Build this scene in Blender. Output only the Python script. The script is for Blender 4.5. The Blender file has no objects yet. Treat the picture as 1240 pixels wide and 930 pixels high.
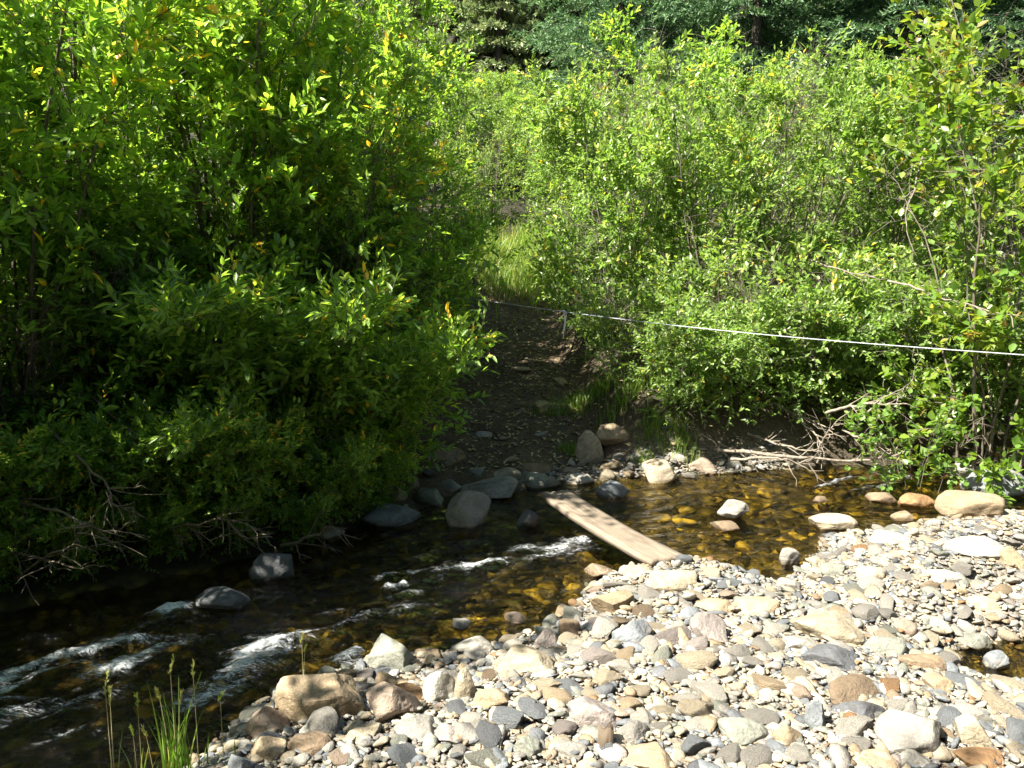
import bpy, math, random
import numpy as np
from mathutils import Vector, Matrix

scene = bpy.context.scene
COL = scene.collection
R = math.radians
PI = math.pi

# ------------------------------------------------------------------ camera numbers
CAM_H, FPX, HOR = 1.80, 955.0, 325.0            # eye height, focal length and horizon row of the 1240x930 photograph
PITCH = math.atan((465 - HOR) / FPX)

def ray(px, py):
    cx, cy = (px - 620) / FPX, (465 - py) / FPX
    c, s = math.cos(PITCH), math.sin(PITCH)
    return np.array([cx, c + cy * s, -s + cy * c])

def at_z(px, py, z=0.0):
    d = ray(px, py); t = (z - CAM_H) / d[2]
    return np.array([0, 0, CAM_H]) + d * t

def at_y(px, py, y):
    d = ray(px, py); t = y / d[1]
    return np.array([0, 0, CAM_H]) + d * t

# ------------------------------------------------------------------ noise
def _hash(ix, iy, iz, seed):
    h = (ix * 374761393 + iy * 668265263 + iz * 2147483647 + seed * 1274126177) & 0xFFFFFFFF
    h = ((h ^ (h >> 13)) * 1274126177) & 0xFFFFFFFF
    return ((h ^ (h >> 16)) & 0xFFFF) / 65535.0

def vnoise(x, y, z=0.0, seed=0):
    x, y, z = np.broadcast_arrays(np.asarray(x, float), np.asarray(y, float), np.asarray(z, float))
    ix, iy, iz = np.floor(x).astype(np.int64), np.floor(y).astype(np.int64), np.floor(z).astype(np.int64)
    fx, fy, fz = x - ix, y - iy, z - iz
    fx, fy, fz = [f * f * (3 - 2 * f) for f in (fx, fy, fz)]
    r = 0
    for a in (0, 1):
        for b in (0, 1):
            for c in (0, 1):
                w = (fx if a else 1 - fx) * (fy if b else 1 - fy) * (fz if c else 1 - fz)
                r = r + w * _hash(ix + a, iy + b, iz + c, seed)
    return r * 2 - 1

def fbm(x, y, z=0.0, seed=0, oct=4):
    r, a, s = 0, 0.5, 1.0
    for i in range(oct):
        r = r + a * vnoise(x * s, y * s, np.asarray(z) * s, seed + i * 17)
        a *= 0.5; s *= 2.03
    return r

def sstep(a, b, v):
    t = np.clip((v - a) / (b - a), 0, 1)
    return t * t * (3 - 2 * t)

# ------------------------------------------------------------------ terrain
_far = [at_z(*p) for p in [(0, 720), (200, 690), (350, 664), (430, 636), (540, 606), (650, 588), (750, 578), (870, 574), (1000, 563), (1100, 560), (1240, 575)]]
FX = np.array([-40, -9, -5] + [p[0] for p in _far] + [7, 14, 40]); FY = np.array([-6, 1.2, 3.1] + [p[1] for p in _far] + [8.4, 12, 26])
_near = [at_z(*p) for p in [(310, 862), (440, 808), (560, 800), (650, 772), (720, 706), (840, 684), (950, 715), (1000, 652), (1140, 630), (1240, 622)]]
NX = np.array([-40, -9, -4, -2.2, -1.25] + [p[0] for p in _near] + [6, 14, 40]); NY = np.array([-12, -2.5, 1.0, 2.0, 2.3] + [p[1] for p in _near] + [6.6, 9.8, 22])

def trail_x(y):
    return np.interp(y, [6, 7.5, 9.5, 11.5, 13, 16, 30], [0.05, -0.05, 0.02, 0.10, -0.35, -1.2, -3.0])

def trail_w(x, y):
    half = np.interp(y, [6, 7, 9, 11.5, 16], [1.15, 0.95, 0.72, 0.5, 0.45])
    return 1 - sstep(half * 0.75, half * 1.5, np.abs(x - trail_x(y)))

def ground_h(x, y, detail=True):
    x = np.asarray(x, float); y = np.asarray(y, float)
    F = np.interp(x, FX, FY); N = np.interp(x, NX, NY)
    if detail:
        F = F + 0.10 * vnoise(x * 2.1, 3.3, 0, 5)
        N = N + 0.08 * vnoise(x * 2.6, 8.3, 0, 6)
    dF, dN = y - F, N - y
    # creek bed
    din = np.minimum(-dF, -dN)
    deep = np.interp(x, [-6, -2, 0, 1.5, 3, 6], [0.34, 0.34, 0.26, 0.17, 0.15, 0.16])
    z = -deep * (1 - np.exp(-np.clip(din, 0, None) * 2.2))
    # far bank
    tw = trail_w(x, y)
    d = np.clip(dF, 0, None)
    steep = 0.55 * sstep(0, 0.55, d) + 0.19 * d
    soft = 0.04 * sstep(0, .3, d) + 0.245 * np.clip(d - 0.2, 0, None)
    up = steep * (1 - tw) + soft * tw
    up = up + 0.15 * np.clip(y - 11.2, 0, None)
    hill = np.where(y > 0, 1.0, 1.0)
    up = np.where(up > 42, 42 + (up - 42) * 0.1, up)
    z = np.where(dF > 0, up, z)
    # near bar
    b = np.clip(dN, 0, None)
    bar = 0.015 + 0.13 * sstep(0, 0.9, b) + 0.02 * np.clip(b - 1, 0, 12)
    mound = 0.11 * np.exp(-(((x - 0.95) / 0.55) ** 2 + ((y - 4.25) / 0.40) ** 2))
    pool = -0.30 * np.exp(-((np.where(x < 2.35, x - 2.35, 0) / 0.42) ** 2 + ((y - 3.35 - 0.12 * (x - 2)) / 0.30) ** 2))
    pool2 = -0.24 * np.exp(-(((x - 3.45) / 0.55) ** 2 + ((y - 4.75) / 0.20) ** 2)) - 0.16 * np.exp(-(((x - 2.75) / 0.30) ** 2 + ((y - 4.15) / 0.13) ** 2))
    z = np.where(dN > 0, bar + (mound + pool + pool2) * sstep(0, .25, b), z)
    if detail:
        amp = np.where(dF > 0, 0.07, 0.018)
        z = z + amp * fbm(x * 1.7, y * 1.7, 0, 11, 4)
        z = z + np.where(dF > 0.1, 0.02, 0.0) * fbm(x * 9, y * 9, 0, 12, 3)
    return z

def gh(x, y):
    return float(ground_h(np.array([x]), np.array([y]))[0])

def on_ground(px, py):
    """The point of the ground (or of the water, where that is higher) seen at a pixel."""
    d = ray(px, py)
    t = np.linspace(1.5, 40, 4000)
    P = np.array([0, 0, CAM_H])[None] + d[None] * t[:, None]
    g = np.maximum(ground_h(P[:, 0], P[:, 1]), 0)
    k = np.argmax(P[:, 2] <= g)
    return P[k]

# ------------------------------------------------------------------ mesh helpers
def build(name, V, faces, mat, parent=None, smooth=True, attrs=None, cols=None, loc=None):
    """faces: list of int arrays (n, k), any k."""
    me = bpy.data.meshes.new(name)
    V = np.asarray(V, np.float32)
    me.vertices.add(len(V)); me.vertices.foreach_set('co', V.ravel())
    sizes = [np.asarray(f) for f in faces if len(f)]
    nl = sum(f.size for f in sizes); nf = sum(len(f) for f in sizes)
    me.loops.add(nl); me.polygons.add(nf)
    me.loops.foreach_set('vertex_index', np.concatenate([f.ravel() for f in sizes]).astype(np.int32))
    st, tot = [], []
    o = 0
    for f in sizes:
        k = f.shape[1]
        st.append(o + np.arange(len(f)) * k); tot.append(np.full(len(f), k)); o += f.size
    me.polygons.foreach_set('loop_start', np.concatenate(st).astype(np.int32))
    me.polygons.foreach_set('loop_total', np.concatenate(tot).astype(np.int32))
    if smooth:
        me.polygons.foreach_set('use_smooth', np.ones(nf, bool))
    me.update(calc_edges=True)
    for k, v in (attrs or {}).items():
        a = me.attributes.new(k, 'FLOAT', 'POINT'); a.data.foreach_set('value', np.asarray(v, np.float32))
    for k, v in (cols or {}).items():
        a = me.color_attributes.new(k, 'FLOAT_COLOR', 'POINT')
        v = np.asarray(v, np.float32)
        if v.shape[1] == 3: v = np.concatenate([v, np.ones((len(v), 1), np.float32)], 1)
        a.data.foreach_set('color', v.ravel())
    if mat: me.materials.append(mat)
    ob = bpy.data.objects.new(name, me); COL.objects.link(ob)
    if parent: ob.parent = parent
    if loc is not None: ob.location = loc
    return ob

def empty(name, loc=(0, 0, 0), rz=0.0):
    o = bpy.data.objects.new(name, None); COL.objects.link(o)
    o.location = loc; o.rotation_euler = (0, 0, rz); o.empty_display_size = 0.1
    return o

def tag(o, label=None, cat=None, group=None, kind=None):
    if label: o['label'] = label
    if cat: o['category'] = cat
    if group: o['group'] = group
    if kind: o['kind'] = kind
    return o

class Tubes:
    def __init__(s): s.V, s.F, s.n = [], [], 0
    def add(s, pts, rad, k=5):
        pts = np.asarray(pts, float); n = len(pts)
        rad = np.broadcast_to(np.asarray(rad, float), (n,))
        T = np.gradient(pts, axis=0); T /= np.linalg.norm(T, axis=1)[:, None] + 1e-9
        ref = np.where(np.abs(T[:, 2:3]) > 0.9, np.array([[1., 0, 0]]), np.array([[0., 0, 1]]))
        A = np.cross(T, ref); A /= np.linalg.norm(A, axis=1)[:, None] + 1e-9
        B = np.cross(T, A)
        an = np.arange(k) / k * 2 * PI
        ring = pts[:, None] + rad[:, None, None] * (np.cos(an)[None, :, None] * A[:, None] + np.sin(an)[None, :, None] * B[:, None])
        s.V.append(ring.reshape(-1, 3))
        i = np.arange(n - 1)[:, None] * k; j = np.arange(k)[None]; j2 = (j + 1) % k
        s.F.append((np.stack([i + j, i + j2, i + k + j2, i + k + j], -1)).reshape(-1, 4) + s.n)
        s.n += n * k
    def build(s, name, mat, parent=None, **kw):
        return build(name, np.concatenate(s.V), [np.concatenate(s.F)], mat, parent, **kw)

def leaf_geo(P, D, Nn, L, W, tint, fold=0.25, curl=0.0):
    """Each leaf: two quads folded along the midrib."""
    D = D / (np.linalg.norm(D, axis=1)[:, None] + 1e-9)
    S = np.cross(D, Nn); S /= np.linalg.norm(S, axis=1)[:, None] + 1e-9
    U = np.cross(S, D)
    L = L[:, None]; W = W[:, None]
    up = W * fold
    v0 = P
    v1 = P + D * L * .30 - S * W * .48 + U * up
    v2 = P + D * L * .68 - S * W * .38 + U * (up * .7) - U * L * curl * .5
    v3 = P + D * L - U * L * curl
    v4 = P + D * L * .68 + S * W * .38 + U * (up * .7) - U * L * curl * .5
    v5 = P + D * L * .30 + S * W * .48 + U * up
    V = np.stack([v0, v1, v2, v3, v4, v5], 1).reshape(-1, 3)
    i = np.arange(len(P))[:, None] * 6
    F = np.concatenate([i + np.array([[0, 3, 2, 1]]), i + np.array([[0, 5, 4, 3]])])
    return V, F, np.repeat(tint, 6)

# ------------------------------------------------------------------ materials
def new_mat(name):
    m = bpy.data.materials.new(name); m.use_nodes = True
    nt = m.node_tree; nt.nodes.clear()
    return m, nt, nt.nodes, nt.links

def nd(ns, t, **kw):
    n = ns.new(t)
    for k, v in kw.items():
        if k.startswith('i_'):
            n.inputs[k[2:].replace('_', ' ')].default_value = v
        else: setattr(n, k, v)
    return n

def ramp(ns, stops, interp='LINEAR'):
    r = ns.new('ShaderNodeValToRGB'); r.color_ramp.interpolation = interp
    e = r.color_ramp.elements
    while len(e) < len(stops): e.new(0.5)
    for el, (p, c) in zip(e, stops):
        el.position = p; el.color = (*c, 1) if len(c) == 3 else c
    return r

def mixc(ns, ls, fac, a, b, blend='MIX'):
    m = ns.new('ShaderNodeMix'); m.data_type = 'RGBA'; m.blend_type = blend; m.clamp_factor = True
    for sock, v in ((m.inputs[0], fac), (m.inputs[6], a), (m.inputs[7], b)):
        if hasattr(v, 'links'): ls.new(v, sock)
        else: sock.default_value = v if isinstance(v, (int, float)) else ((*v, 1) if len(v) == 3 else v)
    return m.outputs[2]

def mth(ns, ls, op, a, b=0.0, clamp=False):
    m = ns.new('ShaderNodeMath'); m.operation = op; m.use_clamp = clamp
    for sock, v in ((m.inputs[0], a), (m.inputs[1], b)):
        if hasattr(v, 'links'): ls.new(v, sock)
        else: sock.default_value = v
    return m.outputs[0]

def maprange(ns, ls, v, a, b, c=0.0, d=1.0):
    m = ns.new('ShaderNodeMapRange'); m.interpolation_type = 'SMOOTHSTEP'
    ls.new(v, m.inputs[0]); m.inputs[1].default_value = a; m.inputs[2].default_value = b
    m.inputs[3].default_value = c; m.inputs[4].default_value = d
    return m.outputs[0]

def leaf_mat(name, stops, trans_tint, trans=0.42, rough=0.38, var=0.25):
    m, nt, ns, ls = new_mat(name)
    at = nd(ns, 'ShaderNodeAttribute', attribute_name='tint')
    oi = ns.new('ShaderNodeObjectInfo')
    t = mth(ns, ls, 'ADD', at.outputs['Fac'], mth(ns, ls, 'MULTIPLY', mth(ns, ls, 'SUBTRACT', oi.outputs['Random'], 0.5), 0.10))
    rp = ramp(ns, stops); ls.new(t, rp.inputs[0])
    tr = mixc(ns, ls, 1.0, rp.outputs[0], trans_tint, 'MULTIPLY')
    p = nd(ns, 'ShaderNodeBsdfPrincipled', i_Roughness=rough); ls.new(rp.outputs[0], p.inputs['Base Color'])
    p.inputs['Specular IOR Level'].default_value = 0.55
    tl = ns.new('ShaderNodeBsdfTranslucent'); ls.new(tr, tl.inputs[0])
    mx = nd(ns, 'ShaderNodeMixShader'); mx.inputs[0].default_value = trans
    ls.new(p.outputs[0], mx.inputs[1]); ls.new(tl.outputs[0], mx.inputs[2])
    o = ns.new('ShaderNodeOutputMaterial'); ls.new(mx.outputs[0], o.inputs[0])
    return m

M = {}
M['willow'] = leaf_mat('willow_leaf', [(0.0, (0.071, 0.126, 0.036)), (.35, (0.131, 0.234, 0.053)), (.7, (0.229, 0.357, 0.065)), (.90, (0.380, 0.470, 0.082)), (.975, (0.524, 0.490, 0.092)), (1.0, (0.952, 0.543, 0.061))], (2.1, 2.15, 0.9), 0.50)
M['willow_pale'] = leaf_mat('willow_leaf_pale', [(0.0, (0.083, 0.138, 0.041)), (.35, (0.140, 0.225, 0.059)), (.7, (0.216, 0.304, 0.077)), (.92, (0.333, 0.391, 0.105)), (.985, (0.432, 0.406, 0.097)), (1.0, (0.698, 0.434, 0.054))], (2.0, 2.2, 1.0), 0.40)
M['alder'] = leaf_mat('alder_leaf', [(0.0, (0.060, 0.121, 0.020)), (.4, (0.119, 0.218, 0.030)), (.68, (0.199, 0.278, 0.040)), (.86, (0.278, 0.290, 0.059)), (.95, (0.298, 0.242, 0.089)), (1.0, (0.258, 0.121, 0.030))], (1.9, 1.8, 0.8), 0.42)
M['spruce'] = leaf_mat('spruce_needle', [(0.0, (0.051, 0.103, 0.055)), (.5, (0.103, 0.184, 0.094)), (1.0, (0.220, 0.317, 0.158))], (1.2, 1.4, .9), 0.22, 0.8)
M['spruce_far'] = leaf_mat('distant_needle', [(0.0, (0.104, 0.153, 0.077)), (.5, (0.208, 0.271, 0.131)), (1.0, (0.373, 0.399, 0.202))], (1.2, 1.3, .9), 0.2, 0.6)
M['grass'] = leaf_mat('grass_blade', [(0.0, (.06, .12, .02)), (.5, (.12, .21, .03)), (.85, (.22, .27, .06)), (1.0, (.40, .34, .16))], (2.0, 2.2, 1.0), 0.40, 0.45)
M['herb'] = leaf_mat('herb_leaf', [(0.0, (0.062, 0.123, 0.024)), (.5, (0.112, 0.209, 0.036)), (1.0, (0.225, 0.294, 0.060))], (2.2, 2.2, 0.9), 0.42, 0.4)

def bark_mat(name, c1, c2, scale=18):
    m, nt, ns, ls = new_mat(name)
    tc = ns.new('ShaderNodeTexCoord')
    mp = nd(ns, 'ShaderNodeMapping'); mp.inputs['Scale'].default_value = (1, 1, .35); ls.new(tc.outputs['Object'], mp.inputs[0])
    n = nd(ns, 'ShaderNodeTexNoise', i_Scale=float(scale), i_Detail=5.0, i_Roughness=.65); ls.new(mp.outputs[0], n.inputs[0])
    rp = ramp(ns, [(.32, c1), (.68, c2)]); ls.new(n.outputs['Fac'], rp.inputs[0])
    p = nd(ns, 'ShaderNodeBsdfPrincipled', i_Roughness=.85); ls.new(rp.outputs[0], p.inputs['Base Color'])
    b = nd(ns, 'ShaderNodeBump', i_Strength=.5, i_Distance=.01); ls.new(n.outputs['Fac'], b.inputs['Height']); ls.new(b.outputs[0], p.inputs['Normal'])
    o = ns.new('ShaderNodeOutputMaterial'); ls.new(p.outputs[0], o.inputs[0])
    return m

M['bark'] = bark_mat('willow_bark', (.06, .05, .036), (.17, .145, .115))
M['dead'] = bark_mat('dead_bark', (.10, .08, .06), (.27, .235, .19), 25)
M['darkdead'] = bark_mat('dark_dead_bark', (.08, .06, .045), (.22, .18, .13), 25)
M['spruce_bark'] = bark_mat('spruce_bark', (.025, .019, .015), (.08, .062, .05), 9)
M['straw'] = bark_mat('straw', (.28, .26, .10), (.42, .36, .18), 30)

def rock_mat(name, attr):
    m, nt, ns, ls = new_mat(name)
    tc = ns.new('ShaderNodeTexCoord'); ge = ns.new('ShaderNodeNewGeometry'); oi = ns.new('ShaderNodeObjectInfo')
    if attr:
        a = nd(ns, 'ShaderNodeAttribute', attribute_name='Col'); base = a.outputs['Color']; co = tc.outputs['Object']
    else:
        base = oi.outputs['Color']
        sh = nd(ns, 'ShaderNodeVectorMath', operation='MULTIPLY_ADD')
        ls.new(oi.outputs['Random'], sh.inputs[0]); sh.inputs[1].default_value = (37, 53, 71); ls.new(tc.outputs['Object'], sh.inputs[2])
        co = sh.outputs[0]
    n1 = nd(ns, 'ShaderNodeTexNoise', i_Scale=9.0, i_Detail=6.0, i_Roughness=.62, i_Distortion=.4); ls.new(co, n1.inputs[0])
    n2 = nd(ns, 'ShaderNodeTexNoise', i_Scale=110.0, i_Detail=3.0, i_Roughness=.7); ls.new(co, n2.inputs[0])
    f1 = maprange(ns, ls, n1.outputs['Fac'], .3, .7, .70, 1.14)
    f2 = maprange(ns, ls, n2.outputs['Fac'], .3, .7, .78, 1.12)
    f = mth(ns, ls, 'MULTIPLY', f1, f2)
    c = mixc(ns, ls, 1.0, base, f, 'MULTIPLY')
    if not attr:
        rr = nd(ns, 'ShaderNodeVectorRotate', rotation_type='EULER_XYZ'); ls.new(co, rr.inputs['Vector'])
        ls.new(mixc(ns, ls, 1.0, oi.outputs['Random'], (3., 5., 4.), 'MULTIPLY'), rr.inputs['Rotation'])
        wv = nd(ns, 'ShaderNodeTexWave', i_Scale=9.0, i_Distortion=6.0, i_Detail=4.0); wv.inputs['Detail Scale'].default_value = 1.6
        ls.new(rr.outputs[0], wv.inputs[0])
        amt = maprange(ns, ls, oi.outputs['Random'], .35, 1., 0., .40)
        band = maprange(ns, ls, wv.outputs['Fac'], .45, .95, 0., 1.)
        c = mixc(ns, ls, mth(ns, ls, 'MULTIPLY', band, amt), c, mixc(ns, ls, 1.0, c, (.50, .47, .43), 'MULTIPLY'))
        nv = nd(ns, 'ShaderNodeTexNoise', i_Scale=4.0, i_Detail=2.0); ls.new(co, nv.inputs[0])
        vein = mth(ns, ls, 'ABSOLUTE', mth(ns, ls, 'SUBTRACT', nv.outputs['Fac'], .5))
        vm = mth(ns, ls, 'MULTIPLY', maprange(ns, ls, vein, .0, .007, .5, 0.), mth(ns, ls, 'GREATER_THAN', mth(ns, ls, 'FRACT', mth(ns, ls, 'MULTIPLY', oi.outputs['Random'], 7.3)), .72))
        c = mixc(ns, ls, vm, c, (.42, .39, .34))
        st = nd(ns, 'ShaderNodeTexNoise', i_Scale=3.2, i_Detail=5.0, i_Roughness=.7); ls.new(co, st.inputs[0])
        c = mixc(ns, ls, maprange(ns, ls, st.outputs['Fac'], .56, .72, 0., .38), c, (.22, .14, .065))
    sx = ns.new('ShaderNodeSeparateXYZ'); ls.new(ge.outputs['Position'], sx.inputs[0])
    zz = mth(ns, ls, 'ADD', sx.outputs['Z'], mth(ns, ls, 'MULTIPLY', mth(ns, ls, 'SUBTRACT', n1.outputs['Fac'], .5), .05))
    wet = maprange(ns, ls, zz, .012, .032, 1., 0.)
    alg = maprange(ns, ls, zz, -.05, .012, 1., 0.)
    c = mixc(ns, ls, mth(ns, ls, 'MULTIPLY', wet, .62), c, mixc(ns, ls, 1.0, c, (.30, .25, .18), 'MULTIPLY'))
    sr = ns.new('ShaderNodeSeparateColor'); ls.new(base, sr.inputs[0])
    lum = maprange(ns, ls, sr.outputs[1], .04, .32, .08, 1.15)
    c = mixc(ns, ls, mth(ns, ls, 'MULTIPLY', alg, .85), c, mixc(ns, ls, 1.0, mixc(ns, ls, maprange(ns, ls, n1.outputs['Fac'], .35, .65), (.11, .08, .018), (.80, .57, .08)), lum, 'MULTIPLY'))
    p = ns.new('ShaderNodeBsdfPrincipled'); ls.new(c, p.inputs['Base Color'])
    ls.new(mth(ns, ls, 'SUBTRACT', .82, mth(ns, ls, 'MULTIPLY', wet, .55)), p.inputs['Roughness'])
    p.inputs['Specular IOR Level'].default_value = .35
    h = mth(ns, ls, 'ADD', n1.outputs['Fac'], mth(ns, ls, 'MULTIPLY', n2.outputs['Fac'], .18))
    b = nd(ns, 'ShaderNodeBump', i_Strength=.8, i_Distance=.03); ls.new(h, b.inputs['Height']); ls.new(b.outputs[0], p.inputs['Normal'])
    o = ns.new('ShaderNodeOutputMaterial'); ls.new(p.outputs[0], o.inputs[0])
    return m

M['rock'] = rock_mat('river_rock', False)
M['pebble'] = rock_mat('river_pebble', True)

def ground_mat():
    m, nt, ns, ls = new_mat('creek_ground')
    tc = ns.new('ShaderNodeTexCoord'); co = tc.outputs['Object']
    gr = nd(ns, 'ShaderNodeAttribute', attribute_name='gravel'); di = nd(ns, 'ShaderNodeAttribute', attribute_name='dirt'); ge = ns.new('ShaderNodeNewGeometry')
    n1 = nd(ns, 'ShaderNodeTexNoise', i_Scale=3.5, i_Detail=8.0, i_Roughness=.65); ls.new(co, n1.inputs[0])
    n2 = nd(ns, 'ShaderNodeTexNoise', i_Scale=38.0, i_Detail=5.0, i_Roughness=.7); ls.new(co, n2.inputs[0])
    vo = nd(ns, 'ShaderNodeTexVoronoi', i_Scale=34.0); ls.new(co, vo.inputs[0])
    litter = ramp(ns, [(.25, (.012, .010, .006)), (.5, (.030, .026, .014)), (.75, (.06, .05, .026))]); ls.new(n2.outputs['Fac'], litter.inputs[0])
    dirt = ramp(ns, [(.32, (.04, .026, .015)), (.5, (.095, .066, .040)), (.66, (.20, .145, .093))]); ls.new(mth(ns, ls, 'ADD', mth(ns, ls, 'MULTIPLY', n1.outputs['Fac'], .5), mth(ns, ls, 'MULTIPLY', n2.outputs['Fac'], .5)), dirt.inputs[0])
    gv = ramp(ns, [(0., (.10, .09, .075)), (.35, (.24, .21, .17)), (.7, (.36, .32, .25)), (1., (.20, .21, .21))]); ls.new(vo.outputs['Color'], gv.inputs[0])
    c = mixc(ns, ls, di.outputs['Fac'], litter.outputs[0], dirt.outputs[0])
    c = mixc(ns, ls, gr.outputs['Fac'], c, gv.outputs[0])
    sx = ns.new('ShaderNodeSeparateXYZ'); ls.new(ge.outputs['Position'], sx.inputs[0])
    bed = maprange(ns, ls, sx.outputs['Z'], -.05, .02, 1., 0.)
    vb = nd(ns, 'ShaderNodeTexVoronoi', i_Scale=11.0); ls.new(co, vb.inputs[0])
    bc = ramp(ns, [(0., (.07, .055, .017)), (.4, (.19, .14, .035)), (.75, (.40, .30, .05)), (1., (.12, .11, .045))]); ls.new(vb.outputs['Color'], bc.inputs[0])
    bcc = mixc(ns, ls, maprange(ns, ls, vb.outputs['Distance'], .3, .62, 0., .8), bc.outputs[0], (.04, .028, .012))
    c = mixc(ns, ls, bed, c, bcc)
    p = nd(ns, 'ShaderNodeBsdfPrincipled', i_Roughness=.9); ls.new(c, p.inputs['Base Color'])
    h = mth(ns, ls, 'ADD', n2.outputs['Fac'], mth(ns, ls, 'MULTIPLY', mth(ns, ls, 'SUBTRACT', 1., vo.outputs['Distance']), mth(ns, ls, 'MULTIPLY', gr.outputs['Fac'], 1.2)))
    b = nd(ns, 'ShaderNodeBump', i_Strength=.9, i_Distance=.06); ls.new(h, b.inputs['Height']); ls.new(b.outputs[0], p.inputs['Normal'])
    o = ns.new('ShaderNodeOutputMaterial'); ls.new(p.outputs[0], o.inputs[0])
    return m
M['ground'] = ground_mat()

def water_mat():
    m, nt, ns, ls = new_mat('creek_water')
    tc = ns.new('ShaderNodeTexCoord')
    fo = nd(ns, 'ShaderNodeAttribute', attribute_name='foam')
    ro = nd(ns, 'ShaderNodeAttribute', attribute_name='rough')
    mp = nd(ns, 'ShaderNodeMapping'); mp.inputs['Rotation'].default_value = (0, 0, R(-28)); mp.inputs['Scale'].default_value = (1., 3.0, 1.); ls.new(tc.outputs['Object'], mp.inputs[0])
    n1 = nd(ns, 'ShaderNodeTexNoise', i_Scale=5.5, i_Detail=5.0, i_Roughness=.55, i_Distortion=.6); ls.new(mp.outputs[0], n1.inputs[0])
    n2 = nd(ns, 'ShaderNodeTexNoise', i_Scale=24.0, i_Detail=3.0, i_Roughness=.6, i_Distortion=.8); ls.new(mp.outputs[0], n2.inputs[0])
    h = mth(ns, ls, 'ADD', n1.outputs['Fac'], mth(ns, ls, 'MULTIPLY', n2.outputs['Fac'], .28))
    b = nd(ns, 'ShaderNodeBump', i_Distance=.07); ls.new(h, b.inputs['Height'])
    ls.new(maprange(ns, ls, ro.outputs['Fac'], 0., 1., .6, 1.), b.inputs['Strength'])
    gl = nd(ns, 'ShaderNodeBsdfGlossy', i_Roughness=.045); ls.new(b.outputs[0], gl.inputs['Normal'])
    tr = ns.new('ShaderNodeBsdfTransparent'); tr.inputs[0].default_value = (.64, .60, .40, 1)
    fr = nd(ns, 'ShaderNodeFresnel', i_IOR=1.33); ls.new(b.outputs[0], fr.inputs['Normal'])
    mx = ns.new('ShaderNodeMixShader'); ls.new(fr.outputs[0], mx.inputs[0]); ls.new(tr.outputs[0], mx.inputs[1]); ls.new(gl.outputs[0], mx.inputs[2])
    nf = nd(ns, 'ShaderNodeTexNoise', i_Scale=26.0, i_Detail=7.0, i_Roughness=.75, i_Distortion=1.2); ls.new(mp.outputs[0], nf.inputs[0])
    ff = mth(ns, ls, 'ADD', fo.outputs['Fac'], mth(ns, ls, 'MULTIPLY', mth(ns, ls, 'SUBTRACT', nf.outputs['Fac'], .5), 2.6))
    fm = mth(ns, ls, 'MULTIPLY', maprange(ns, ls, ff, .42, 1.2, 0., .95), maprange(ns, ls, fo.outputs['Fac'], .05, .3))
    df = nd(ns, 'ShaderNodeBsdfPrincipled', i_Roughness=.35); df.inputs['Base Color'].default_value = (.80, .84, .88, 1); ls.new(b.outputs[0], df.inputs['Normal'])
    m2 = ns.new('ShaderNodeMixShader'); ls.new(fm, m2.inputs[0]); ls.new(mx.outputs[0], m2.inputs[1]); ls.new(df.outputs[0], m2.inputs[2])
    o = ns.new('ShaderNodeOutputMaterial'); ls.new(m2.outputs[0], o.inputs[0])
    return m
M['water'] = water_mat()

def wood_mat(name, c1, c2, axis_scale=(75, 2.2, 75)):
    m, nt, ns, ls = new_mat(name)
    tc = ns.new('ShaderNodeTexCoord')
    mp = nd(ns, 'ShaderNodeMapping'); mp.inputs['Scale'].default_value = axis_scale; ls.new(tc.outputs['Object'], mp.inputs[0])
    n = nd(ns, 'ShaderNodeTexNoise', i_Scale=1.6, i_Detail=6.0, i_Roughness=.65); ls.new(mp.outputs[0], n.inputs[0])
    n2 = nd(ns, 'ShaderNodeTexNoise', i_Scale=5.0, i_Detail=4.0); ls.new(tc.outputs['Object'], n2.inputs[0])
    rp = ramp(ns, [(.3, c1), (.7, c2)]); ls.new(n.outputs['Fac'], rp.inputs[0])
    c = mixc(ns, ls, maprange(ns, ls, n2.outputs['Fac'], .46, .70, 0., .7), rp.outputs[0], (.085, .066, .048))
    p = nd(ns, 'ShaderNodeBsdfPrincipled', i_Roughness=.8); ls.new(c, p.inputs['Base Color'])
    b = nd(ns, 'ShaderNodeBump', i_Strength=.5, i_Distance=.006); ls.new(n.outputs['Fac'], b.inputs['Height']); ls.new(b.outputs[0], p.inputs['Normal'])
    o = ns.new('ShaderNodeOutputMaterial'); ls.new(p.outputs[0], o.inputs[0])
    return m
M['plank'] = wood_mat('weathered_plank', (.085, .064, .046), (.27, .22, .165))
M['stub'] = wood_mat('old_wood', (.05, .036, .022), (.14, .105, .07), (40, 40, 2))

def plain(name, c, rough=.6):
    m, nt, ns, ls = new_mat(name)
    tc = ns.new('ShaderNodeTexCoord')
    n = nd(ns, 'ShaderNodeTexNoise', i_Scale=90.0, i_Detail=3.0); ls.new(tc.outputs['Object'], n.inputs[0])
    p = nd(ns, 'ShaderNodeBsdfPrincipled', i_Roughness=rough)
    ls.new(mixc(ns, ls, maprange(ns, ls, n.outputs['Fac'], .35, .65, 0., .45), c, tuple(v * .6 for v in c)), p.inputs['Base Color'])
    o = ns.new('ShaderNodeOutputMaterial'); ls.new(p.outputs[0], o.inputs[0])
    return m
M['rope'] = plain('rope_fibre', (.40, .42, .46))
M['tail'] = plain('cord_fibre', (.78, .79, .80))

# ------------------------------------------------------------------ ground, trail, water
def axis_pts(segs):
    out = []
    for a, b, s in segs:
        out.append(np.arange(a, b, s))
    return np.unique(np.concatenate(out + [np.array([segs[-1][1]])]).round(4))

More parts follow.
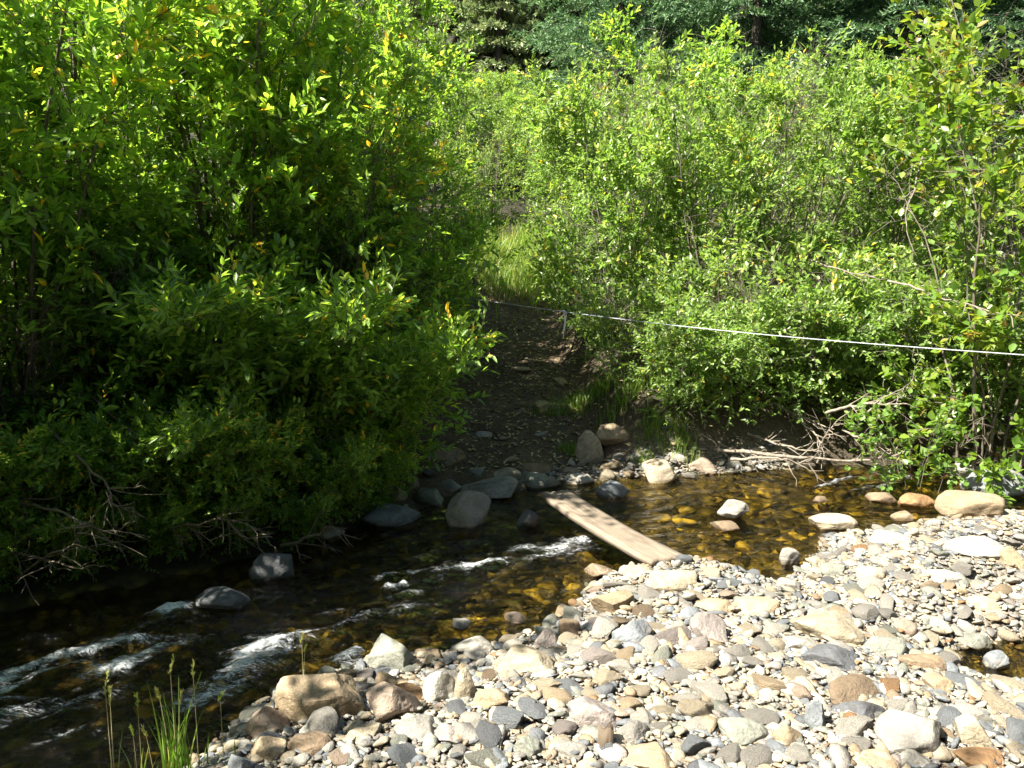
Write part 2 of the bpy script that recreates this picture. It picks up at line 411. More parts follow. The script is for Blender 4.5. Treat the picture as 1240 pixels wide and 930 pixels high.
gx = axis_pts([(-400, -60, 25), (-60, -12, 3), (-12, -4, .4), (-4, 5, .05), (5, 12, .4), (12, 60, 3), (60, 400, 25)])
gy = axis_pts([(-200, -20, 20), (-20, 0, 2), (0, 2, .25), (2, 9, .05), (9, 16, .12), (16, 40, 1), (40, 100, 4), (100, 500, 25)])
GX, GY = np.meshgrid(gx, gy)
GZ = ground_h(GX, GY)
n, mcols = GX.shape
idx = np.arange(n * mcols).reshape(n, mcols)
Q = np.stack([idx[:-1, :-1], idx[:-1, 1:], idx[1:, 1:], idx[1:, :-1]], -1).reshape(-1, 4)
N_ = np.interp(GX, NX, NY); F_ = np.interp(GX, FX, FY)
gravel = sstep(-.2, .2, N_ - GY) * (1 - sstep(7, 9, np.abs(GX)))
strand = np.exp(-((GY - F_ - .06) / .18) ** 2) * sstep(-.1, .6, GX) * (1 - sstep(2.3, 3.0, GX))
gravel = np.clip(gravel + strand * .85, 0, 1)
dirt = np.clip(trail_w(GX, GY) * (GY > F_ - .2) + .35 * np.exp(-((GY - F_ - .2) / .35) ** 2) * sstep(-1., 0., GX), 0, 1) * (1 - sstep(13.5, 16, GY))
g = build('ground', np.stack([GX, GY, GZ], -1).reshape(-1, 3), [Q], M['ground'], attrs={'gravel': gravel.ravel(), 'dirt': dirt.ravel()})
tag(g, kind='structure')

# water sheet with standing waves
wx = axis_pts([(-12, -4.2, .2), (-4.2, 4.6, .028), (4.6, 14, .3)]); wy = axis_pts([(-3, 1.6, .3), (1.6, 8.4, .028), (8.4, 13, .3)])
WX, WY = np.meshgrid(wx, wy)

def seg_field(x, y, pts, width):
    """Soft ridge along a polyline of (x, y)."""
    best = np.full(x.shape, 1e9)
    for (ax, ay), (bx, by) in zip(pts[:-1], pts[1:]):
        vx, vy = bx - ax, by - ay; L2 = vx * vx + vy * vy + 1e-9
        t = np.clip(((x - ax) * vx + (y - ay) * vy) / L2, 0, 1)
        best = np.minimum(best, np.hypot(x - ax - t * vx, y - ay - t * vy))
    return np.exp(-(best / width) ** 2)

def wp(*pix): return [tuple(at_z(*p)[:2]) for p in pix]
foam = np.zeros_like(WX); rough = np.zeros_like(WX)
for pix, wd, s in [
    ([(215, 745), (150, 780), (70, 805), (-40, 830)], .10, .95), ([(225, 765), (170, 800), (110, 815)], .09, .75),
    ([(365, 775), (330, 785), (290, 800), (270, 825), (225, 845)], .085, .85), ([(215, 845), (150, 860), (90, 885)], .05, .55),
    ([(60, 815), (0, 850), (-60, 870)], .08, .7), ([(110, 845), (60, 850)], .06, .5), ([(265, 735), (235, 755)], .05, .85),
    ([(635, 678), (600, 682), (560, 690), (510, 692)], .055, .8), ([(565, 700), (535, 706)], .04, .6),
    ([(735, 660), (690, 668), (640, 676)], .05, .75), ([(500, 738), (455, 745)], .05, .5), ([(590, 640), (610, 635)], .04, .4),
    ([(240, 755), (190, 775), (120, 800), (30, 835), (-60, 850)], .17, .62), ([(340, 780), (280, 815), (200, 840), (120, 865)], .13, .55),
    ([(130, 800), (90, 825), (20, 850)], .12, .6), ([(350, 765), (400, 750), (460, 742)], .06, .5), ([(470, 705), (520, 700), (560, 704)], .06, .5),
    ([(640, 668), (690, 660), (740, 655)], .07, .6),
    ([(1095, 578), (1040, 583), (1000, 590)], .06, .7), ([(1075, 592), (1030, 600)], .05, .45), ([(905, 600), (870, 604)], .04, .35),
    ([(870, 605), (840, 612)], .04, .3), ([(1110, 600), (1122, 612)], .03, .6)]:
    f = seg_field(WX, WY, wp(*pix), wd * 2.1)
    foam = np.maximum(foam, f * s)
    rough = np.maximum(rough, seg_field(WX, WY, wp(*pix), wd * 2.6))
rs = np.random.default_rng(17)
for k in range(70):
    px, py = rs.uniform(-20, 620), rs.uniform(650, 880)
    if py < 760 - .17 * px or py > 905 - .2 * px: continue
    a = at_z(px, py); l = rs.uniform(.05, .22)
    f = seg_field(WX, WY, [(a[0], a[1]), (a[0] + l * math.cos(.5), a[1] + l * math.sin(.5) + rs.normal(0, .02))], rs.uniform(.015, .04))
    foam = np.maximum(foam, f * rs.uniform(.35, .9)); rough = np.maximum(rough, f * .7)
cR, sR = math.cos(R(28)), math.sin(R(28))
U_, V_ = WX * cR + WY * sR, -WX * sR + WY * cR
foam *= np.clip(.55 + 1.7 * fbm(U_ * 3.5, V_ * 15, 0, 31, 4), 0, 1.25)
left = 1 - sstep(-1.2, .6, WX)
wave = fbm(U_ * 4.2, V_ * 8.5, 0, 21, 4) * (.009 + .040 * left) + rough * (.045 * np.abs(fbm(U_ * 6, V_ * 10, 0, 23, 4)) + .012)
wave += foam * (.02 + .025 * np.abs(fbm(U_ * 9, V_ * 17, 0, 27, 3)))
WZ = wave - .07 * (1 - sstep(-3.2, -.9, WX))
n, mcols = WX.shape; idx = np.arange(n * mcols).reshape(n, mcols)
Q = np.stack([idx[:-1, :-1], idx[:-1, 1:], idx[1:, 1:], idx[1:, :-1]], -1).reshape(-1, 4)
w = build('water', np.stack([WX, WY, WZ], -1).reshape(-1, 3), [Q], M['water'], attrs={'foam': foam.ravel(), 'rough': np.clip(rough + .35 * left, 0, 1).ravel()})
tag(w, kind='structure')

# ------------------------------------------------------------------ rocks
def ico(sub):
    t = (1 + 5 ** .5) / 2
    V = [(-1, t, 0), (1, t, 0), (-1, -t, 0), (1, -t, 0), (0, -1, t), (0, 1, t), (0, -1, -t), (0, 1, -t), (t, 0, -1), (t, 0, 1), (-t, 0, -1), (-t, 0, 1)]
    F = [(0, 11, 5), (0, 5, 1), (0, 1, 7), (0, 7, 10), (0, 10, 11), (1, 5, 9), (5, 11, 4), (11, 10, 2), (10, 7, 6), (7, 1, 8), (3, 9, 4), (3, 4, 2), (3, 2, 6), (3, 6, 8), (3, 8, 9), (4, 9, 5), (2, 4, 11), (6, 2, 10), (8, 6, 7), (9, 8, 1)]
    V = [np.array(v, float) / np.linalg.norm(v) for v in V]
    for _ in range(sub):
        cache, F2 = {}, []
        def mid(a, b):
            k = (min(a, b), max(a, b))
            if k not in cache:
                v = V[a] + V[b]; V.append(v / np.linalg.norm(v)); cache[k] = len(V) - 1
            return cache[k]
        for a, b, c in F:
            ab, bc, ca = mid(a, b), mid(b, c), mid(c, a)
            F2 += [(a, ab, ca), (b, bc, ab), (c, ca, bc), (ab, bc, ca)]
        F = F2
    return np.array(V), np.array(F)
ICO = {s: ico(s) for s in (1, 2, 3, 4)}

def rock_shape(seed, ang=.5, sub=3):
    """Unit rock: a sphere cut by random planes, more of them sharp when ang is high; box -1..1."""
    rng = np.random.default_rng(seed)
    D, F = ICO[sub]
    k = rng.integers(8, 13)
    Nn = rng.normal(size=(k, 3)); Nn[:, 2] *= .8; Nn /= np.linalg.norm(Nn, axis=1)[:, None]
    dist = rng.uniform(.62, .95, k)
    dots = D @ Nn.T
    rr = np.where(dots > .05, dist[None] / np.maximum(dots, .05), 9)
    p = 9 + 38 * ang
    rad = (np.sum(np.concatenate([rr, np.full((len(D), 1), 1.22)], 1) ** (-p), 1)) ** (-1 / p)
    off = rng.uniform(0, 50, 3)
    rad *= 1 + (.07 + .03 * ang) * fbm(D[:, 0] * 2 + off[0], D[:, 1] * 2 + off[1], D[:, 2] * 2 + off[2], 3, 4) + .035 * fbm(D[:, 0] * 7 + off[0], D[:, 1] * 8, D[:, 2] * 8 + off[2], 5, 2)
    V = D * rad[:, None]
    lo, hi = V.min(0), V.max(0)
    return (V - (lo + hi) / 2) / ((hi - lo) / 2), F

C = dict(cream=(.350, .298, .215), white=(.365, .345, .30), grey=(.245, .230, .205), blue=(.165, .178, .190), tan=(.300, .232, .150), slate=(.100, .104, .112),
         green=(.212, .218, .182), rust=(.255, .150, .072), brown=(.180, .132, .086), pink=(.320, .248, .190), mauve=(.250, .218, .200), peach=(.390, .302, .200))
CNAME = dict(cream='cream', white='whitish', grey='grey', blue='blue-grey', tan='tan', slate='dark slate', green='greenish grey', rust='rust-brown', brown='brown', pink='pinkish tan', mauve='mauve-grey', peach='peach')

for _k in C: C[_k] = tuple(v * .93 for v in C[_k])
heroes = []      # (x, y, radius, short name)
def hero(px, py, w_, h_, col, ang, label, short, seed, dep=.8, rz=0., name='boulder', lift=0., tilt=0.):
    """px, py: middle of the foot of the stone in the photograph; w_, h_ its size there."""
    P = on_ground(px, py)
    Y = P[1]; W = w_ / FPX * Y; hm = h_ / FPX * Y
    th = math.atan2(CAM_H - P[2], Y); Dp = W * dep
    H = max(.28 * W, (hm - Dp * math.sin(th) * .75) / math.cos(th))
    full = H * 1.5
    V, F = rock_shape(seed, ang, 4 if w_ > 45 else 3)
    V = V * np.array([W / 2, Dp / 2, full / 2])
    c, s = math.cos(rz), math.sin(rz)
    if tilt:
        ct, st_ = math.cos(tilt), math.sin(tilt)
        V = np.stack([V[:, 0] * ct + V[:, 2] * st_, V[:, 1], -V[:, 0] * st_ + V[:, 2] * ct], 1)
    V = np.stack([V[:, 0] * c - V[:, 1] * s, V[:, 0] * s + V[:, 1] * c, V[:, 2]], 1)
    loc = (P[0], Y + Dp * .42, P[2] + H - full / 2 + lift)
    o = build(name, V, [F], M['rock'], loc=loc)
    o.data.set_sharp_from_angle(angle=R(20 if w_ > 45 else 30))
    k = 1 + .12 * math.sin(seed * 3.1)
    o.color = (*[v * k for v in C[col]], 1)
    tag(o, label, 'boulder' if name == 'boulder' else 'stone', 'stones along the creek')
    heroes.append((loc[0], loc[1], max(W, Dp) / 2, W, Dp, short))
    return o

HERO = [
    # dark far bank and the stones in the water before it
    (468, 638, 80, 27, 'blue', .5, 'flat blue-grey boulder in dark water under the left thicket', 'flat boulder under the left thicket', .6),
    (566, 641, 60, 53, 'grey', .15, 'round grey boulder with brown wet foot in front of the trail', 'round boulder before the trail', .9),
    (590, 604, 84, 32, 'grey', .3, 'long hump-backed grey boulder right behind the round boulder', 'hump-backed boulder', .7),
    (652, 592, 58, 18, 'green', .5, 'low flat grey slab at the far end of the plank', 'flat slab at the plank end', .7),
    (520, 613, 40, 25, 'green', .45, 'grey angular stone just left of the round boulder at the shore', 'angular shore stone', .8),
    (538, 561, 50, 26, 'tan', .75, 'tan angular boulder lodged in the dirt left of the trail foot', 'tan boulder left of the trail', .8),
    (646, 577, 48, 20, 'brown', .45, 'low brown boulder on the dirt shore at the trail foot', 'brown boulder at the trail foot', .7),
    (715, 560, 36, 42, 'cream', .15, 'upright egg-shaped pale boulder on the far shore', 'egg-shaped boulder', .8),
    (748, 542, 50, 34, 'tan', .8, 'tan angular boulder leaning behind the egg-shaped one', 'leaning tan boulder', .8),
    (743, 603, 44, 24, 'blue', .85, 'blue-grey three-cornered stone in water right of the plank', 'three-cornered stone', .8),
    (800, 585, 44, 31, 'cream', .5, 'pale mossy-footed boulder at the far water edge', 'mossy-footed boulder', .8),
    (848, 574, 44, 24, 'pink', .4, 'pale stone at right end of the far gravel strip', 'end stone of the far gravel strip', .8),
    (772, 558, 30, 14, 'white', .5, 'small whitish stone behind the mossy-footed boulder', 'small stone behind the mossy-footed boulder', .8),
    (670, 503, 52, 16, 'tan', .6, 'half-buried flat boulder in grass right of the trail', 'half-buried boulder', .8),
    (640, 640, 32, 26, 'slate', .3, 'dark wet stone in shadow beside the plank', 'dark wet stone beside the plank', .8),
    (448, 612, 30, 14, 'grey', .4, 'small grey stone on shore behind the flat boulder', 'small shore stone', .8),
    (480, 606, 24, 16, 'cream', .7, 'small pale wedge on shore behind the flat boulder', 'pale shore wedge', .8),
    (400, 655, 36, 16, 'grey', .8, 'grey splinter-shaped stone in dark water near the left bank', 'splinter-shaped stone', .6),
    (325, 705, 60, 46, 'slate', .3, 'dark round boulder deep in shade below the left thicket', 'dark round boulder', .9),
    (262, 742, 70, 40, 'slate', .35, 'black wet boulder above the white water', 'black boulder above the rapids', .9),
    # in the stream, right
    (893, 628, 46, 24, 'grey', .6, 'pointed grey boulder standing midstream right of the plank', 'pointed midstream boulder', .8),
    (880, 644, 38, 13, 'brown', .3, 'low dark stone awash in front of the pointed boulder', 'low awash stone', .7),
    (1014, 642, 60, 22, 'cream', .7, 'pale flat-topped stone at upstream edge of the gravel bar', 'flat-topped stone', .6),
    (1097, 632, 32, 15, 'tan', .4, 'tan rounded stone on the upstream edge of the bar', 'tan stone at the upstream edge', .8),
    (1073, 609, 40, 16, 'brown', .2, 'brown rounded boulder awash under the small riffle', 'awash boulder by the riffle', .8),
    (996, 609, 20, 10, 'brown', .3, 'small brown stone breaking the water upstream', 'small upstream stone', .8),
    (1115, 614, 48, 10, 'rust', .4, 'flat rust-orange wet stone below the leafy sapling', 'flat rust-orange stone', .6),
    (1185, 628, 82, 44, 'tan', .3, 'large tan boulder at the right edge of the creek', 'large tan boulder at the right edge', .8),
    (1222, 600, 76, 40, 'blue', .6, 'big blue-white boulder behind the large tan one', 'big blue-white boulder', .8),
    (959, 684, 26, 22, 'grey', .7, 'small peaked grey stone in the shallow inlet', 'peaked stone in the inlet', .8),
    (1192, 678, 72, 34, 'white', .35, 'rounded whitish boulder with dark spots on right side of bar', 'spotted whitish boulder', .7),
    (1236, 688, 40, 32, 'tan', .35, 'yellowish tan boulder beside the spotted whitish one', 'yellowish boulder', .8),
    (1085, 663, 50, 26, 'white', .6, 'whitish block near the upstream edge of the bar', 'whitish block', .8),
    # bar
    (380, 878, 120, 80, 'tan', .75, 'largest tan-brown slab boulder at left corner of the bar', 'largest slab boulder', .75),
    (320, 896, 58, 44, 'pink', .3, 'rounded pinkish boulder below the largest slab, foot in water', 'rounded pinkish boulder', .8),
    (474, 812, 56, 46, 'green', .85, 'three-sided greenish boulder at the water behind the largest slab', 'three-sided greenish boulder', .7),
    (476, 876, 78, 62, 'pink', .7, 'pinkish tan rough block tilted beside the largest slab', 'tilted pinkish block', .8),
    (530, 852, 44, 46, 'white', .75, 'whitish faceted stone right of the tilted pinkish block', 'whitish faceted stone', .8),
    (563, 850, 30, 44, 'cream', .2, 'cream oval stone standing on end at the bar edge', 'standing oval stone', .8),
    (571, 797, 56, 30, 'white', .45, 'whitish humped boulder at water edge left of centre', 'whitish humped boulder', .8),
    (624, 755, 30, 17, 'pink', .2, 'small rounded pale stone alone in the shallows', 'lone round stone', .9),
    (558, 763, 24, 15, 'grey', .6, 'small grey wedge in water left of the lone round stone', 'grey wedge in the shallows', .8),
    (595, 862, 50, 34, 'tan', .55, 'squat tan stone right of the standing oval stone', 'squat tan stone', .8),
    (640, 820, 84, 42, 'cream', .45, 'broad cream boulder flat among the bar edge stones', 'broad cream boulder', .8),
    (663, 786, 36, 30, 'mauve', .4, 'mauve-grey stone at the bar edge behind the broad cream boulder', 'mauve bar-edge stone', .8),
    (692, 774, 34, 28, 'brown', .6, 'brownish rough stone next to the mauve bar-edge stone', 'brownish rough stone', .8),
    (767, 783, 52, 40, 'blue', .7, 'blue-grey squared block in the middle of the bar', 'blue-grey squared block', .8),
    (745, 745, 58, 34, 'tan', .75, 'tan rough block below the near end of the plank', 'tan rough block', .8),
    (728, 700, 42, 19, 'brown', .3, 'brown-grey rounded stone in water left of the plank end', 'rounded stone at the plank end', .8),
    (775, 699, 38, 20, 'cream', .7, 'pale wedge propping the near end of the plank', 'wedge under the plank', .8),
    (818, 716, 76, 28, 'cream', .7, 'pale slab topping the stone heap at the plank end', 'slab on the heap', .7),
    (862, 780, 52, 44, 'mauve', .6, 'mauve-grey cube-like boulder right of the blue-grey block', 'cube-like mauve boulder', .8),
    (921, 748, 60, 29, 'peach', .1, 'smooth peach oval boulder in the middle of the bar', 'peach oval boulder', .75),
    (871, 748, 54, 26, 'tan', .25, 'smooth tan oval stone left of the peach oval boulder', 'tan oval stone', .75),
    (1010, 780, 92, 46, 'cream', .6, 'large cream block in the middle right of the bar', 'large cream block', .7),
    (1080, 797, 52, 32, 'green', .35, 'pale greenish boulder right of the large cream block', 'pale greenish boulder', .8),
    (975, 790, 56, 22, 'white', .55, 'white jagged slab in front of the large cream block', 'white jagged slab', .7),
    (1018, 815, 84, 27, 'slate', .55, 'dark slate flat slab below the white jagged one', 'dark slate slab', .75),
    (1040, 854, 82, 33, 'brown', .2, 'brown flattened boulder in front of the dark slate slab', 'flattened brown boulder', .7),
    (905, 906, 70, 42, 'green', .6, 'greenish grey boulder in the shaded front of the bar', 'greenish shaded boulder', .8),
    (958, 906, 44, 36, 'tan', .4, 'tan boulder in the shaded front right of the greenish one', 'tan shaded boulder', .8),
    (992, 886, 34, 42, 'blue', .75, 'blue-grey pointed stone standing between shaded boulders', 'pointed blue-grey stone', .8),
    (1046, 875, 68, 22, 'slate', .5, 'long dark blue slab before the flattened brown boulder', 'long dark slab', .6),
    (1115, 918, 94, 70, 'grey', .45, 'biggest grey banded boulder at the right front of the bar', 'biggest banded boulder', .85),
    (1189, 907, 54, 48, 'cream', .3, 'cream round boulder right of the biggest banded boulder', 'cream round boulder', .85),
    (1122, 936, 60, 26, 'white', .5, 'white stone in front of the biggest banded boulder', 'white front stone', .8),
    (726, 884, 78, 46, 'mauve', .4, 'broad mauve-grey boulder crossed by shade in the front middle', 'broad mauve boulder', .75),
    (769, 904, 46, 36, 'grey', .3, 'grey oval stone right of the wooden stub', 'grey oval stone', .8),
    (790, 942, 84, 44, 'tan', .35, 'tan boulder cut by bottom of the view in the middle', 'tan boulder at the front middle', .8),
    (640, 922, 40, 33, 'green', .5, 'greenish cone-shaped stone in the front middle', 'greenish cone-shaped stone', .8),
    (688, 922, 54, 36, 'grey', .6, 'grey angular stone right of the greenish cone-shaped one', 'grey angular front stone', .8),
    (503, 898, 62, 34, 'grey', .3, 'grey-buff smooth stone in front of the tilted pinkish block', 'smooth buff stone', .8),
    (437, 902, 54, 24, 'cream', .75, 'cream flat-sided stone right of the largest slab', 'cream flat-sided stone', .7),
    (545, 905, 50, 30, 'mauve', .25, 'mauve rounded stone in the front left of the bar', 'mauve rounded stone', .8),
    (370, 920, 58, 36, 'brown', .5, 'brown stone in front of the largest slab', 'brown stone before the largest slab', .8),
    (320, 925, 48, 36, 'peach', .6, 'peach angular stone at the bottom left of the bar', 'peach angular stone', .8),
    (286, 945, 46, 40, 'blue', .6, 'blue-white stone cut by bottom of the view at bar corner', 'blue-white corner stone', .8),
    (1146, 840, 48, 28, 'tan', .3, 'tan rounded stone at the left end of the side pool', 'tan stone at the pool end', .75),
    (1137, 848, 26, 17, 'blue', .7, 'small blue-grey block in front of the tan pool stone', 'blue-grey pool block', .8),
    (1122, 815, 58, 20, 'brown', .5, 'dark brown wet slab at the top of the side pool', 'dark wet slab', .6),
    (1213, 811, 36, 27, 'blue', .7, 'blue-grey squared stone at far edge of the side pool', 'squared pool stone', .8),
    (1185, 787, 50, 22, 'green', .45, 'pale banded greenish stone above the side pool', 'banded greenish stone', .7),
    (1200, 938, 66, 30, 'rust', .65, 'orange-brown angular stone at the bottom right', 'orange-brown angular stone', .8),
    (1070, 940, 60, 26, 'peach', .5, 'peach stone at the bottom left of the biggest banded boulder', 'peach front stone', .8),
    (1135, 768, 52, 30, 'cream', .4, 'cream boulder behind the pale greenish one', 'cream boulder behind', .8),
    (1100, 770, 34, 24, 'pink', .6, 'pinkish pitted stone left of the cream boulder', 'pinkish pitted stone', .8),
    (1200, 745, 60, 20, 'peach', .6, 'peach flat stone on the right of the bar', 'peach flat stone', .7),
    (1150, 708, 46, 22, 'white', .6, 'long white stone in the far right of the bar', 'long white stone', .6),
    (1060, 705, 36, 24, 'cream', .55, 'cream stone between the inlet and the spotted boulder', 'cream stone by the inlet', .8),
    (1013, 698, 34, 20, 'green', .55, 'greenish stone at the right edge of the inlet', 'greenish inlet stone', .8),
    (955, 715, 40, 20, 'grey', .6, 'grey flat stone at the mouth of the inlet', 'grey inlet-mouth stone', .8),
    (432, 622, 34, 14, 'cream', .6, 'pale flat stone on the shore left of the small grey stone', 'pale flat shore stone', .7),
    (545, 597, 30, 18, 'grey', .6, 'grey angular stone behind the round boulder, under the tan one', 'grey stone under the tan boulder', .8),
    (612, 580, 40, 16, 'cream', .6, 'pale flat stone on the shore behind the hump-backed boulder', 'pale stone behind the hump-backed boulder', .7),
    (575, 578, 28, 14, 'green', .7, 'greenish small stone on the shore at the left of the trail foot', 'greenish trail-foot stone', .8),
    (497, 592, 24, 18, 'cream', .7, 'pale upright stone on the dark shore behind the angular one', 'pale upright shore stone', .8),
    (700, 586, 36, 13, 'white', .6, 'whitish slab on the shore right of the plank far end', 'whitish slab by the plank end', .7),
    (820, 560, 36, 20, 'white', .5, 'whitish stone on the far gravel strip behind the end stone', 'whitish gravel-strip stone', .8),
    (1175, 580, 44, 22, 'white', .6, 'white stone behind the large tan boulder at the right edge', 'white stone behind the tan boulder', .8),
]
for i, h in enumerate(HERO):
    hero(*h[:6], h[6], h[7], 100 + i * 7, dep=h[8], rz=.35 * math.sin(i * 2.3))

# cobbles: individual stones between the big ones
rng = np.random.default_rng(5)
cob = []
keys = ['cream', 'white', 'grey', 'blue', 'tan', 'slate', 'green', 'rust', 'brown', 'pink', 'mauve', 'peach']
prob = np.array([.23, .15, .23, .12, .08, .035, .09, .012, .012, .03, .025, .015])
prob /= prob.sum()
_hx = np.array([h[0] for h in heroes]); _hy = np.array([h[1] for h in heroes]); _hw = np.array([h[3] for h in heroes]) / 2; _hd = np.array([h[4] for h in heroes]) / 2

def clear_of_heroes(x, y, r, k=.85):
    return np.all(((x - _hx) / (_hw + r * k)) ** 2 + ((y - _hy) / (_hd + r * k)) ** 2 > 1)

shapes = [rock_shape(900 + i, [.15, .45, .7, .95][i % 4], 3) for i in range(16)]
cob_meshes = {}
tries = 0
while len(cob) < 196 and tries < 40000:
    tries += 1
    r = .066 - .040 * min(1, tries / 2200) ** .5 + rng.uniform(0, .008)
    u_ = rng.random()
    if u_ < .85:
        px, py = rng.uniform(290, 1240), rng.uniform(640, 925)
    elif u_ < .93:
        px, py = rng.uniform(690, 890), rng.uniform(550, 582)
    else:
        px, py = rng.uniform(430, 700), rng.uniform(572, 618)
    P = on_ground(px, py); x, y = P[0], P[1]
    gz = gh(x, y)
    if py > 625 and (np.interp(x, NX, NY) - y < -.08): continue
    if gz < -.09 or (gz < -.03 and rng.random() < .7): continue
    if not clear_of_heroes(x, y, r): continue
    if any((x - c[0]) ** 2 + (y - c[1]) ** 2 < (.82 * (r + c[2])) ** 2 for c in cob): continue
    cob.append((x, y, r, gz))

used = set()
def cobble_label(x, y, size, cname, shape):
    d = np.hypot(x - _hx, y - _hy)
    order = np.argsort(d)
    for k in order[:14]:
        dx, dy = x - _hx[k], y - _hy[k]
        if abs(dx) > 1.6 * abs(dy): rel = 'right of' if dx > 0 else 'left of'
        elif abs(dy) > 1.6 * abs(dx): rel = 'behind' if dy > 0 else 'in front of'
        else: rel = ('behind and ' if dy > 0 else 'in front and ') + ('right of' if dx > 0 else 'left of')
        s = f'{size} {cname} {shape} stone {rel} the {heroes[k][5]}'
        if s not in used and len(s.split()) <= 16:
            used.add(s); return s
    raise RuntimeError('label')

for i, (x, y, r, gz) in enumerate(cob):
    si = int(rng.integers(0, 16)); V, F = shapes[si]
    key = keys[rng.choice(len(keys), p=prob)]
    a, b, c = rng.uniform(1.0, 1.45), rng.uniform(.65, 1.0), rng.uniform(.28, .66)
    if si not in cob_meshes:
        me_o = build('cobble', V, [F], M['rock']); me_o.data.set_sharp_from_angle(angle=R(30)); cob_meshes[si] = me_o.data; o = me_o
    else:
        o = bpy.data.objects.new('cobble', cob_meshes[si]); COL.objects.link(o)
    o.scale = (r * a, r * b, r * c)
    o.rotation_euler = (rng.normal(0, .22), rng.normal(0, .22), rng.uniform(0, 2 * PI))
    o.location = (x, y, max(gz, -.05) + r * c * .55)
    k = rng.uniform(.85, 1.15)
    o.color = (*[v * k for v in C[key]], 1)
    size = 'large' if r > .052 else 'medium' if r > .038 else 'small'
    shape = 'flat' if c < .42 else ['smooth', 'rounded', 'blocky', 'sharp-edged'][si % 4]
    tag(o, cobble_label(x, y, size, CNAME[key], shape), 'stone', 'stones along the creek')

# pebbles: uncountable, one object
def pebble_field(name, pts, radii, colours, seed, sub=2):
    rng = np.random.default_rng(seed)
    base = [rock_shape(2000 + i, .4 + .6 * (i % 3) / 2, sub) for i in range(14)]
    Vs, Fs, Cs, o = [], [], [], 0
    n = len(pts)
    kind = rng.integers(0, 14, n)
    for k in range(14):
        m_ = np.where(kind == k)[0]
        if not len(m_): continue
        V, F = base[k]
        sc = radii[m_, None] * np.stack([rng.uniform(1, 1.45, len(m_)), rng.uniform(.65, 1.0, len(m_)), rng.uniform(.22, .62, len(m_))], 1)
        W = V[None] * sc[:, None]
        an = rng.uniform(0, 2 * PI, len(m_)); tx = rng.normal(0, .28, len(m_)); ty = rng.normal(0, .28, len(m_))
        c, s = np.cos(tx)[:, None], np.sin(tx)[:, None]
        W = np.stack([W[..., 0], W[..., 1] * c - W[..., 2] * s, W[..., 1] * s + W[..., 2] * c], -1)
        c, s = np.cos(ty)[:, None], np.sin(ty)[:, None]
        W = np.stack([W[..., 0] * c + W[..., 2] * s, W[..., 1], -W[..., 0] * s + W[..., 2] * c], -1)
        c, s = np.cos(an)[:, None], np.sin(an)[:, None]
        W = np.stack([W[..., 0] * c - W[..., 1] * s, W[..., 0] * s + W[..., 1] * c, W[..., 2]], -1)
        W = W + pts[m_][:, None]
        nv = len(V)
        Vs.append(W.reshape(-1, 3)); Fs.append((F[None] + (np.arange(len(m_)) * nv)[:, None, None]).reshape(-1, 3) + o); o += len(m_) * nv
        Cs.append(np.repeat(colours[m_], nv, 0))
    return build(name, np.concatenate(Vs), [np.concatenate(Fs)], M['pebble'], smooth=sub > 1, cols={'Col': np.concatenate(Cs)})

rng = np.random.default_rng(77)
n = 62000
x = rng.uniform(-1.6, 4.6, n); y = rng.uniform(2.3, 6.1, n)
# a part of them on the far gravel strip
nb = 2200
xb = rng.uniform(.1, 2.5, nb); yb = np.interp(xb, FX, FY) + np.abs(rng.normal(0, .11, nb))
x = np.concatenate([x, xb]); y = np.concatenate([y, yb])
ntr = 420
x = np.concatenate([x, rng.normal(0, .55, ntr) + .05]); y = np.concatenate([y, 6.5 + 5 * rng.random(ntr) ** 1.5])
dN = np.interp(x, NX, NY) - y; dF = y - np.interp(x, FX, FY)
keep = ((np.arange(len(x)) >= len(x) - ntr) & (dF > .2)) | ((dN > -.06) & (np.abs(x) < y * .72 + .3)) | ((dF > -.15) & (dF < .4) & ((x > .1) | (rng.random(len(x)) < .02)))
keep &= rng.random(len(x)) < np.where(y < 3.6, 1.0, .78)
_g = ground_h(x, y); keep &= (_g > -.02) | (rng.random(len(x)) < .25)
x, y = x[keep], y[keep]
r = np.exp(rng.normal(math.log(.0105), .46, len(x))).clip(.006, .04)
big = rng.random(len(x)) < .10
r[big] *= 1.9; r = r.clip(.007, .046)
z = ground_h(x, y) + r * .25 + rng.uniform(0, .012, len(x))
cs = np.array([C[k] for k in keys])[rng.choice(len(keys), len(x), p=prob)] * rng.uniform(.65, 1.2, (len(x), 1))
pb = pebble_field('pebbles', np.stack([x, y, z], 1), r, cs, 3, 1)
tag(pb, 'loose pale and grey pebbles covering the sunlit gravel bar', 'pebbles', kind='stuff')
n = 5200
x = rng.uniform(-3.6, 4.8, n); y = rng.uniform(2.2, 7.3, n)
dN = np.interp(x, NX, NY) - y; dF = y - np.interp(x, FX, FY)
keep = (dN < .1) & (dF < .1)
x, y = x[keep], y[keep]
r = np.exp(rng.normal(math.log(.036), .45, len(x))).clip(.015, .10)
z = np.minimum(ground_h(x, y) + r * .12, -.035 - r * .5) - .075 * (1 - sstep(-3.2, -.9, x))
cs = np.array([C[k] for k in keys])[rng.choice(len(keys), len(x), p=prob)] * (.1 + 1.05 * rng.random((len(x), 1)) ** 1.8)
pb = pebble_field('submerged_stones', np.stack([x, y, z], 1), r, cs, 4)
tag(pb, 'amber stones on the creek bed under the clear water', 'creek bed', kind='stuff')

